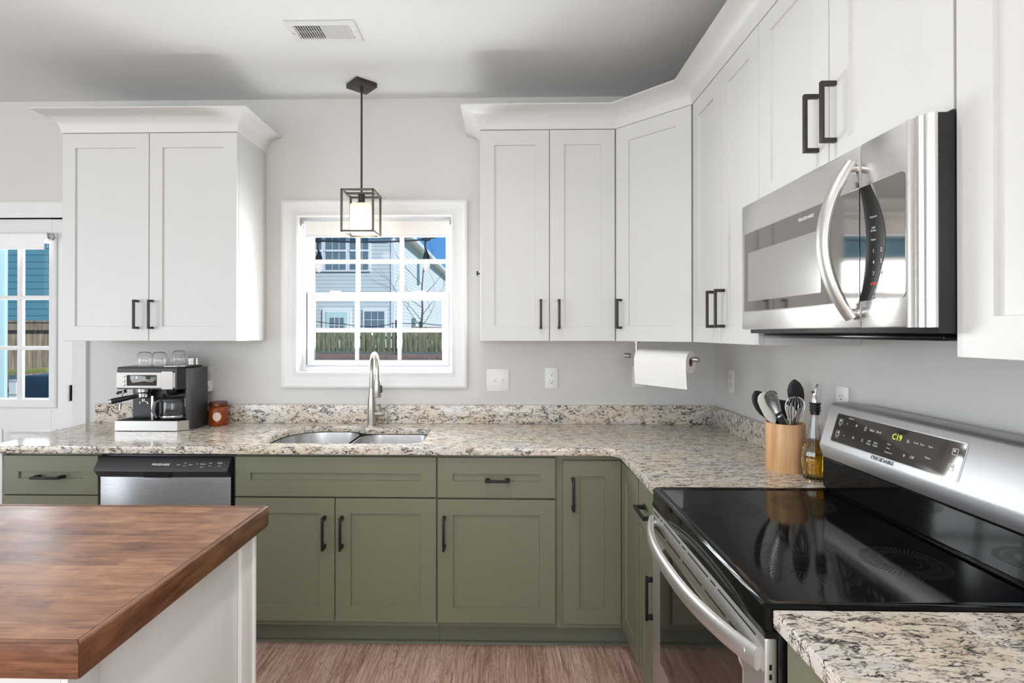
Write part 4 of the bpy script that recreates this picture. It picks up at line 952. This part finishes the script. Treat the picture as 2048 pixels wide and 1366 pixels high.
roll.loft([[rollp(s, 2 * PI * i / N, r) for i in range(N)] for s, r in ((a0_, .020), (a0_, rr), (a1_, rr), (a1_, .020), (a0_, .020))], False, False)
pr_ = thing('paper_towel_roll', 'white paper towel roll hanging under the corner cabinet', 'paper towel', c0)
o = roll.build('roll', 'paper', None, Matrix.Translation(-c0)); o.parent = pr_
o = B().loft([[rollp(s, 2 * PI * i / N, r) for i in range(N)] for s, r in ((a0_ + .001, .0195), (a1_ - .001, .0195))], False, False).build('cardboard_core', paint('brown_cardboard', (130, 104, 84), .8), None, Matrix.Translation(-c0)); o.parent = pr_
L1 = []
pth = [rollp(0, R(a), rr + .0012) for a in (85, 65, 45, 25, 8)] + [c0 + nv * (rr + .0015) + Vector((0, 0, -.014 - .02)), c0 + nv * (rr - .001) + Vector((0, 0, -.014 - .055)), c0 + nv * (rr - .005) + Vector((0, 0, -.014 - .090)), c0 + nv * (rr - .010) + Vector((0, 0, -.014 - .118))]
sh_ = B(); n_ = 10
outer = [[p + ax * (a0_ + (a1_ - a0_) * k / n_) + nv * (.0015 * math.sin(k * 1.9) * (i / 9) ** 2) + Vector((0, 0, -.004 * (k / n_) * (i == 8))) for i, p in enumerate(pth)] for k in range(n_ + 1)]
inner = [[q - nv * .0010 for q in Lq] for Lq in outer]
sh_.loft([Lo + list(reversed(Li)) for Lo, Li in zip(outer, inner)])
o = sh_.build('hanging_sheet', 'paper', None, Matrix.Translation(-c0), 60); o.parent = pr_

# ---------------------------------------------------------------- utensil crock
UC = Vector((1.030, 1.995, CT))
cro = tag(B().lathe([(.050, 0), (.0655, 0), (.0665, .002), (.0665, .172), (.0655, .174), (.0595, .174), (.0585, .172), (.0585, .010), (.002, .010)], (0, 0, 0), 48).build('utensil_crock', 'bamboo'), 'round bamboo utensil crock on the worktop beside the oil bottle', 'crock')
cro.location = UC
def ut(name, label, group=None): return thing(name, label, 'utensil', UC)
def stick(b, p0, p1, r, n=10, sq=None, up=None): return b.tube([p0, p1], r, n, True, sq, up)
def blade(b, base, d, wdir, L, prof, th=.0025, curve=0.0):
    """flat blade: prof list of (t, halfwidth)"""
    d = Vector(d).normalized(); w_ = Vector(wdir); w_ = (w_ - d * w_.dot(d)).normalized(); n_ = d.cross(w_)
    loops = []
    for t_, hw_ in prof:
        c_ = Vector(base) + d * (L * t_) + n_ * curve * math.sin(PI * t_)
        loops.append([c_ - w_ * hw_ - n_ * th * .35, c_ + w_ * hw_ - n_ * th * .35, c_ + w_ * hw_ + n_ * th * .35, c_ - w_ * hw_ + n_ * th * .35]) if False else loops.append([c_ + w_ * hw_ * math.cos(2 * PI * k / 10) + n_ * th * math.sin(2 * PI * k / 10) for k in range(10)])
    return b.loft(loops)
SPN = [(0, .006), (.12, .012), (.3, .024), (.5, .030), (.7, .030), (.86, .024), (.95, .014), (1, .004)]
# white spatula (far left) with a black one right behind it
t = ut('silicone_spatula', 'off-white silicone spatula leaning left in the utensil crock')
B().tube([(-.012, -.012, .02), (-.045, -.010, .172)], [.005, .006], 10).build('handle', 'uwhite', t)
blade(B(), (-.045, -.010, .172), (-.40, -.03, 1), (1, -.1, .35), .120, [(0, .006), (.10, .014), (.3, .023), (.6, .0265), (.82, .026), (.95, .018), (1, .008)], .003).build('blade', 'uwhite', t)
t = ut('serving_spoon', 'black nylon spoon behind the off-white spatula in the crock')
B().tube([(-.02, .008, .02), (-.046, .018, .170)], [.0035, .004], 10).build('handle', 'ublack', t)
blade(B(), (-.046, .018, .178), (-.50, .02, 1), (1, .1, .4), .122, SPN, .003).build('bowl', 'ublack', t)
# tongs
t = ut('steel_tongs', 'stainless steel tongs with scalloped tip standing in the crock')
B().tube([(.0, -.030, .02), (-.022, -.034, .17), (-.044, -.036, .215)], [.007, .009, .010], 10, True, (.35, 1.3), (0, 1, 0)).build('arm', 'darkplastic', t)
B().tube([(.008, -.022, .02), (-.010, -.024, .17), (-.036, -.022, .215)], [.007, .008, .009], 10, True, (.3, 1.2), (0, 1, 0)).build('arm', 'steel', t)
prof = [(0, .011), (.2, .015), (.45, .021), (.65, .024), (.85, .022), (.95, .017), (1, .009)]
tip = blade(B(), (-.038, -.036, .20), (-.42, -.02, 1), (1, -.1, .4), .098, prof, .004, .006).build('tip', 'steel', t)
b = B()
dd = Vector((-.42, -.02, 1)).normalized(); ww = Vector((1, -.1, .4)); ww = (ww - dd * ww.dot(dd)).normalized()
for k in range(9):
    a = PI * (k / 8) * .9 + .15; p = Vector((-.038, -.036, .20)) + dd * (.080 + .019 * math.sin(a)) + ww * (.0215 * math.cos(a)); b.sphere(p, .0030, 8)
b.build('silicone_scallop', 'ublack', tip)
# black turner
t = ut('slotted_turner', 'black nylon turner with wide flat head behind the tongs')
B().tube([(.0, .02, .02), (-.004, .026, .150)], .0055, 10).build('handle', 'ublack', t)
B().hexa([(-.022, .024, .150), (.012, .022, .150), (.012, .026, .150), (-.022, .028, .150), (-.046, .026, .262), (.034, .022, .248), (.034, .026, .248), (-.046, .030, .262)], .0015).build('head', 'ublack', t)
# measuring spoon
t = ut('measuring_spoon', 'small white measuring spoon between turner and whisk')
B().tube([(.010, -.02, .02), (.012, -.010, .19)], .003, 8).build('handle', 'uwhite', t)
blade(B(), (.012, -.010, .188), (-.12, .02, 1), (1, 0, .1), .050, [(0, .003), (.3, .009), (.6, .011), (.85, .008), (1, .003)], .003).build('bowl', 'uwhite', t)
# whisk
t = ut('wire_whisk', 'stainless balloon whisk standing head-up in the middle of the crock')
B().tube([(.022, -.008, .02), (.026, -.006, .150)], [.006, .0075], 12).build('handle', 'steel', t)
b = B(); n = 9; o0 = Vector((.026, -.006, .148)); axw = Vector((.09, .02, 1)).normalized()
for i in range(n):
    a = PI * i / n; u = Vector((math.cos(a), math.sin(a), 0)); pts = []
    for k in range(29):
        f_ = -PI + 2 * PI * k / 28
        pts.append(o0 + u * (.0345 * math.sin(f_) * (.72 + .28 * math.cos(f_ / 2))) + axw * (.122 * max(0, math.cos(f_ / 2)) ** 1.1))
    b.tube(pts, .0011, 6)
b.build('wire_balloon', 'chrome', t)
# tall black spoon to the right
t = ut('solid_spoon', 'tall black oval spoon rising highest from the right side of the crock')
B().tube([(.022, .020, .02), (.046, .026, .165), (.070, .030, .215)], [.004, .0045, .005], 10).build('handle', 'ublack', t)
blade(B(), (.069, .030, .203), (-.16, .0, 1), (1, -.15, -.1), .128, [(0, .004), (.10, .010), (.3, .022), (.5, .0285), (.7, .0285), (.86, .021), (.95, .012), (1, .003)], .003, .004).build('bowl', 'ublack', t)
# steel spoon handle + slim tools
t = ut('steel_ladle', 'thin steel ladle handle between whisk and tall black spoon')
B().tube([(.030, .0, .02), (.050, .012, .172), (.060, .016, .215), (.063, .017, .222)], [.003, .0032, .0034, .003], 8, True, (.5, 1.6), (0, 1, 0)).build('handle', 'chrome', t)
# ---------------------------------------------------------------- oil bottle
OB = Vector((1.067, 1.868, CT))
t = thing('oil_bottle', 'faceted glass bottle of olive oil with steel pourer beside the crock', 'bottle', OB)
prof = [(.030, 0), (.036, .003), (.0375, .012), (.043, .060), (.0435, .082), (.039, .105), (.030, .125), (.0245, .140), (.0235, .152), (.020, .180), (.016, .205), (.0142, .222), (.0145, .232)]
inn = [(r_ - .0028, z_) for r_, z_ in prof[2:]][::-1]
B().lathe(prof + [(.0125, .2325)] + inn[1:] + [(.02, .008), (.002, .0075)], (0, 0, 0), 9).build('glass_body', 'glass', t, sharp=15)
oilp = [(.002, .0078), (.030, .0082), (.0343, .013), (.0398, .060), (.0403, .082), (.0358, .105), (.0268, .125), (.0215, .138), (.002, .138)]
B().lathe(oilp, (0, 0, 0), 9).build('oil', 'oil', t, sharp=15)
B().lathe([(.012, .222), (.012, .2335), (.0175, .234), (.0175, .238), (.0155, .240), (.0155, .244), (.0172, .246), (.0172, .250), (.0155, .252), (.0155, .256), (.0180, .258), (.0185, .263), (.010, .264)], (0, 0, 0), 24).build('stopper', 'blackplastic', t)
B().lathe([(.011, .264), (.0105, .270), (.0085, .284), (.0065, .290), (.0065, .300), (.004, .302)], (0, 0, 0), 20).tube([(0, 0, .298), (.002, 0, .306), (.005, 0, .316), (.010, 0, .326)], [.0055, .0055, .005, .0045], 12).sphere((-.009, -.003, .300), .0065, 12, (1.2, 1, .8)).build('pourer', 'chrome', t)

# ---------------------------------------------------------------- outdoors
struct(B().box(-60, 60, D + .16, 80, -.6, -.40).build('terrain', 'grass'), 'winter lawn behind the house')
bank = B(); n = 28
L = []
random.seed(3)
for i in range(n + 1):
    x_ = -6.9 + 15 * i / n; j = lambda: random.uniform(-.05, .05)
    L.append([(x_, 9.5, -.45), (x_, 12.0, -.10 + j()), (x_, 14.0, .42 + j()), (x_, 15.6, .72 + j()), (x_, 16.7, .80), (x_, 20.6, .80), (x_, 20.6, -.45)])
bank.loft(L)
tag(bank.build('mulch_bank', 'mulch'), 'brown leaf-covered mulch bank rising below the mossy fence', 'ground', kind='stuff')
# wooden picket fence outside the kitchen window
t = thing('picket_fence', 'mossy green wooden privacy fence with gaps seen through the kitchen window', 'fence', (-4.5, 17, .6))
b = B(); x_ = -3.6; random.seed(5)
while x_ < 3.4:
    w_ = .145; gap = random.choice((.006, .010, .03, .045))
    z_ = .84 + random.uniform(-.012, .012)
    b.box(x_, x_ + w_, 0, .02, .205, z_, .002); x_ += w_ + gap
b.build('pickets', 'fencegreen', t)
B().box(-3.6, 3.4, .021, .06, .26, .33).box(-3.6, 3.4, .021, .06, .62, .70).build('rail', 'fencegreen', t)
for x_ in (-2.5, .0, 1.32, 2.6): B().box(x_ - .05, x_ + .05, .061, .16, .205, .95).build('post', 'fencegreen', t)
t2 = thing('wooden_fence', 'taller grey board fence section to the right seen through the kitchen window', 'fence', (-1.0, 20, .6))
b = B(); x_ = -2.55
while x_ < 3.0: b.box(x_, x_ + .145, 0, .02, .205, 1.06 - .03 * (x_ + 2.5), .002); x_ += .152
b.build('boards', 'fencebrown', t2); B().box(-2.55, 3, .021, .06, .72, .80).build('rail', 'fencebrown', t2)
# chain link rail
t = thing('chain_link_fence', 'low pipe and wire fence in front of the mulch bank', 'fence', (-4.2, 15.2, .3))
B().tube([(-2.5, 0, .565), (8, 0, .53)], .016, 8).build('top_rail', 'chain', t)
for x_ in (-2.4, -.0, 2.4): B().cyl((x_, 0, .40), (x_, 0, .57), .02, None, 8).build('post', 'chain', t)
# neighbour's house
HX0, HX1, HY0 = -14, -5.06, 24
t = thing('neighbor_house', 'two-storey grey-blue house with white trim beyond the mossy fence', 'house', (HX0, HY0, -.3))
def hb(*a, mat='vinyl', nm='trim', bev=0): return B().box(a[0] - HX0, a[1] - HX0, a[2] - HY0, a[3] - HY0, a[4] + .3, a[5] + .3, bev).build(nm, mat, t)
hb(HX0, HX1, HY0, 50, -.3, 6.35, mat='siding', nm='walls')
hb(HX1 - .12, HX1 + .03, HY0 - .03, HY0 + .14, -.3, 6.3, nm='corner_board')
b = B(); b.hexa([(-.4, -.45, 6.62), (HX1 - HX0 + .45, -.45, 6.62), (HX1 - HX0 + .45, 26.4, 6.62), (-.4, 26.4, 6.62), (3.0, 3.0, 8.6), (HX1 - HX0 - 3, 3.0, 8.6), (HX1 - HX0 - 3, 23, 8.6), (3, 23, 8.6)]); b.build('roof', 'roof', t)
B().box(-.4, HX1 - HX0 + .45, -.45, 26.4, 6.42, 6.62).build('soffit', 'vinyl', t)
def hwin(x0, x1, z0, z1, cols, rows, mid=None):
    b = B(); y = HY0; b.box(x0 - .09 - HX0, x1 + .09 - HX0, -.05, .0, z0 - .09 + .3, z1 + .09 + .3); w_ = b.build('window', 'vinyl', t)
    B().box(x0 - HX0, x1 - HX0, -.06, -.045, z0 + .3, z1 + .3).build('pane', 'extglass', w_)
    g = B()
    for i in range(1, cols): u = x0 + (x1 - x0) * i / cols; g.box(u - .009 - HX0, u + .009 - HX0, -.07, -.058, z0 + .3, z1 + .3)
    for i in range(1, rows): u = z0 + (z1 - z0) * i / rows; g.box(x0 - HX0, x1 - HX0, -.0705, -.058, u - .012 + .3, u + .012 + .3)
    if mid: g.box(x0 - HX0, x1 - HX0, -.08, -.058, mid - .045 + .3, mid + .045 + .3)
    g.build('muntin', 'vinyl', w_)
for x0, x1 in ((-9.05, -8.32), (-8.13, -7.22), (-7.03, -6.2)): hwin(x0, x1, 4.27, 5.95, 3, 1, 5.12)
hwin(-6.36, -5.47, .85, 2.38, 3, 4)
hb(-8.28, -6.98, HY0 - .05, HY0, -.3, 2.48, nm='door_frame')
w_ = hb(-8.10, -7.13, HY0 - .07, HY0 - .05, -.2, 2.36, mat='houseblue', nm='back_door')
B().box(-7.92 - HX0, -7.30 - HX0, -.085, -.072, 1.1 + .3, 2.1 + .3).build('door_glass', 'extglass', w_)
b = B()
for i in (1, 2): u = -7.92 + .62 * i / 3 - HX0; b.box(u - .014, u + .014, -.092, -.086, 1.4, 2.4)
for i in (1, 2): b.box(-7.92 - HX0, -7.30 - HX0, -.0925, -.0855, 1.4 + i / 3 - .014, 1.4 + i / 3 + .014)
b.build('door_muntin', 'vinyl', w_)
# utility boxes on the lit side wall
for y_, z_ in ((28.5, 1.7), (31, 1.6)): hb(HX1, HX1 + .15, y_, y_ + .5, z_, z_ + .5, mat='darkplastic' if False else 'chain', nm='utility_box')
hb(HX1, HX1 + .06, 30.3, 30.9, 4.2, 5.5, mat='chain', nm='vent_cover')
# turquoise house and board fence seen through the back door
t = thing('turquoise_house', 'turquoise-sided house beyond the board fence, seen through the glazed door', 'house', (-16, 14, -.3))
B().box(-6, 7.2, 0, 8, 0, 7).build('walls', 'bluesiding', t)
w_ = B().box(3.98, 5.1, -.06, 0, 3.36, 5.0).build('window', 'vinyl', t); B().box(4.12, 4.96, -.07, -.06, 3.50, 4.86).build('pane', 'extglass', w_)
t = thing('board_fence', 'tall weathered brown board fence seen through the glazed door', 'fence', (-9, 8.2, -.4))
b = B(); x_ = -3.5
while x_ < 2.6: b.box(x_, x_ + .14, 0, .02, 0, 1.98, .002); x_ += .146
b.build('boards', 'fencebrown', t)
B().box(-3.5, 2.6, -.04, -.001, 1.86, 1.97).box(-3.5, 2.6, -.05, 0.02, 1.981, 2.01).build('cap_rail', 'fencebrown', t)
B().box(-3.5, 2.6, -.04, -.001, .95, 1.06).build('rail', 'fencebrown', t)
t = thing('deck_railing', 'low mossy deck railing in front of the board fence outside the door', 'railing', (-6.6, 6.6, -.4))
R1 = Matrix.Rotation(R(-3.5), 4, 'Y')
B().box(-2, .9, 0, .05, 1.27, 1.33, .004, R1).box(-2, .9, 0, .05, .86, .92, .004, R1).build('rail', 'lawnrail', t)
for i in range(7): B().box(-1.7 + i * .4, -1.61 + i * .4, .051, .09, 0.0, 1.28).build('baluster', 'siding', t)
tag(B().box(-6.05, -5.735, 6.0, 6.04, -.4, 3.2, .004).build('porch_post', 'houseblue'), 'pale cyan painted porch post at the far left of the glazed door', 'post')
t = thing('covered_grill', 'dark blue grill with rounded lid standing outside the glazed door', 'grill', (-3.72, 4.6, -.4))
me = prism([rrect(-.30, .30, .85, 1.47, (.02, .02, .09, .09), 6)], -.28, .28, .01, Matrix.Rotation(R(90), 4, 'X')); link('lid', me, 'grillblue', t)
B().box(-.27, .27, -.25, .25, .28, .84, .01).build('cart', 'grillblue', t)
for sx in (-1, 1):
    for sy in (-1, 1): B().cyl((sx * .25, sy * .23, 0), (sx * .25, sy * .23, .28), .025, None, 10).build('leg', 'blackplastic', t)
B().cyl((-.25, -.34, 1.10), (.25, -.34, 1.10), .012, None, 10).box(-.25, -.23, -.34, -.27, 1.09, 1.11).box(.23, .25, -.34, -.27, 1.09, 1.11).build('handle', 'blackmetal', t)
# near string lights
def string(label, nodes, sag, rb, drop, loc, r=.006, k=1.0):
    t = thing('string_lights', label, 'string lights', loc)
    b = B()
    for a, c_ in zip(nodes, nodes[1:]):
        a = Vector(a); c_ = Vector(c_); b.tube([a + (c_ - a) * s + Vector((0, 0, -sag * 4 * s * (1 - s))) for s in [i / 10 for i in range(11)]], r, 8)
    b.build('cord', 'cable', t)
    for a in nodes[1:-1]:
        x_, y_, z_ = a
        b = B(); b.sphere((x_, y_, z_), .017 * k, 12, (2.0, 1, .8)).tube([(x_, y_, z_), (x_ - .006 * k, y_, z_ - .05 * k), (x_ + .006 * k, y_, z_ - drop)], [.008 * k, .006 * k, .007 * k], 8)
        b.lathe([(.008 * k, drop * -1 + .0), (.019 * k, -drop - .02 * k), (.024 * k, -drop - .045 * k), (.020 * k, -drop - .052 * k)], (x_ + .004 * k, y_, z_), 14); so = b.build('socket', 'cable', t)
        B().lathe([(.011 * k, -drop - .052 * k), (rb, -drop - .075 * k), (rb * 1.05, -drop - .10 * k), (rb * .7, -drop - .128 * k), (.004, -drop - .138 * k)], (x_ + .004 * k, y_, z_), 16).build('bulb', 'filament', so)
string('black outdoor string lights with two large bulbs hanging just outside the kitchen window', [(-1.5, -.56, .25), (0, 0, 0), (.751, 0, .006), (2.2, -.56, .28)], .014, .024, .085, (-1.307, 3.70, 2.062))
string('distant outdoor string lights with five small bulbs strung along the mossy fence', [(-.7, 0, .15), (0, 0, .06), (.87, 0, -.02), (1.70, 0, -.10), (2.32, 0, .0), (3.15, 0, .02), (3.95, 0, -.06), (4.8, 0, .1)], .02, .030, .11, (-5.70, 15.9, 1.70), .010, 1.15)
# bare tree
B().cyl((2.42, 0, -.93), (2.42, 0, .10), .022, None, 8).cyl((-.69, 0, -.93), (-.69, 0, .16), .022, None, 8).build('pole', 'cable', [o_ for o_ in bpy.data.objects if o_.name.startswith('string_lights')][-1])
t = thing('bare_tree', 'leafless young tree in front of the neighbour house, right half of window', 'tree', (-3.02, 19.0, .805))
random.seed(11)
tr_ = B(); br_ = B()
tr_.tube([(0, 0, 0), (.0, 0, .7), (.05, 0, 1.4), (.02, .02, 2.1), (.08, 0, 2.9), (.16, 0, 4.0)], [.050, .042, .032, .024, .017, .008], 8)
def branch(p, d, L, r, dep):
    pts = [Vector(p)]; d = Vector(d).normalized()
    for i in range(5):
        d = (d + Vector((random.uniform(-.18, .18), random.uniform(-.1, .1), random.uniform(-.02, .14)))).normalized(); pts.append(pts[-1] + d * L / 5)
    br_.tube(pts, [r * (1 - .16 * i) for i in range(6)], 6)
    if dep:
        for i in (2, 4): 
            s = random.choice((-1, 1)); branch(pts[i], d + Vector((s * random.uniform(.5, .9), 0, random.uniform(-.2, .3))), L * .55, r * .55, dep - 1)
for z_, dx, L_ in ((.75, -1.0, 2.2), (1.0, -.8, 2.4), (1.25, .9, 1.6), (1.5, -.9, 1.8), (1.9, 1.0, 1.6), (2.3, -.7, 1.5), (2.7, .8, 1.1), (.9, .7, 1.3)): branch((.05, 0, z_), (dx, random.uniform(-.2, .2), random.uniform(.7, 1.1)), L_, .012, 1)
tr_.build('trunk', 'bark', t); br_.build('branches', 'bark', t)
# trees behind the camera side, outside the rear windows
for i, (x_, y_, lb) in enumerate(((-3.4, -9, 'evergreen tree outside the wide rear window'), (.3, -10, 'evergreen tree outside the tall rear window'))):
    t = thing('evergreen_tree', lb, 'tree', (x_, y_, -.4)); random.seed(20 + i)
    B().cyl((0, 0, 0), (0, 0, 2.2), .14, .08, 10).build('trunk', 'bark', t)
    b = B()
    for k in range(9):
        z_ = .9 + k * .42; rr = 1.5 * (1 - k / 9.5); L = [(rr * (1 + .25 * random.random() * (j_ % 2)) * math.cos(2 * PI * j_ / 22), rr * (1 + .25 * random.random() * (j_ % 2)) * math.sin(2 * PI * j_ / 22), z_ - .1 * (j_ % 2)) for j_ in range(22)]
        b.loft([L, [(.05 * p[0], .05 * p[1], z_ + .75) for p in L]])
    b.build('foliage', paint('evergreen_needles', (70, 110, 90), .8, .5, 20, .3), t)
struct(B().box(-40, 40, -60, RY - .21, -.6, -.40).build('terrain', 'grass'), 'lawn on the rear side of the house')
struct(B().box(WX + .21, 40, RY - .21, D + .16, -.6, -.40).build('terrain', 'grass'), 'lawn on the right side of the house')
struct(B().box(-60, LX - .21, RY - .21, D + .16, -.6, -.40).build('terrain', 'grass'), 'lawn on the left side of the house')
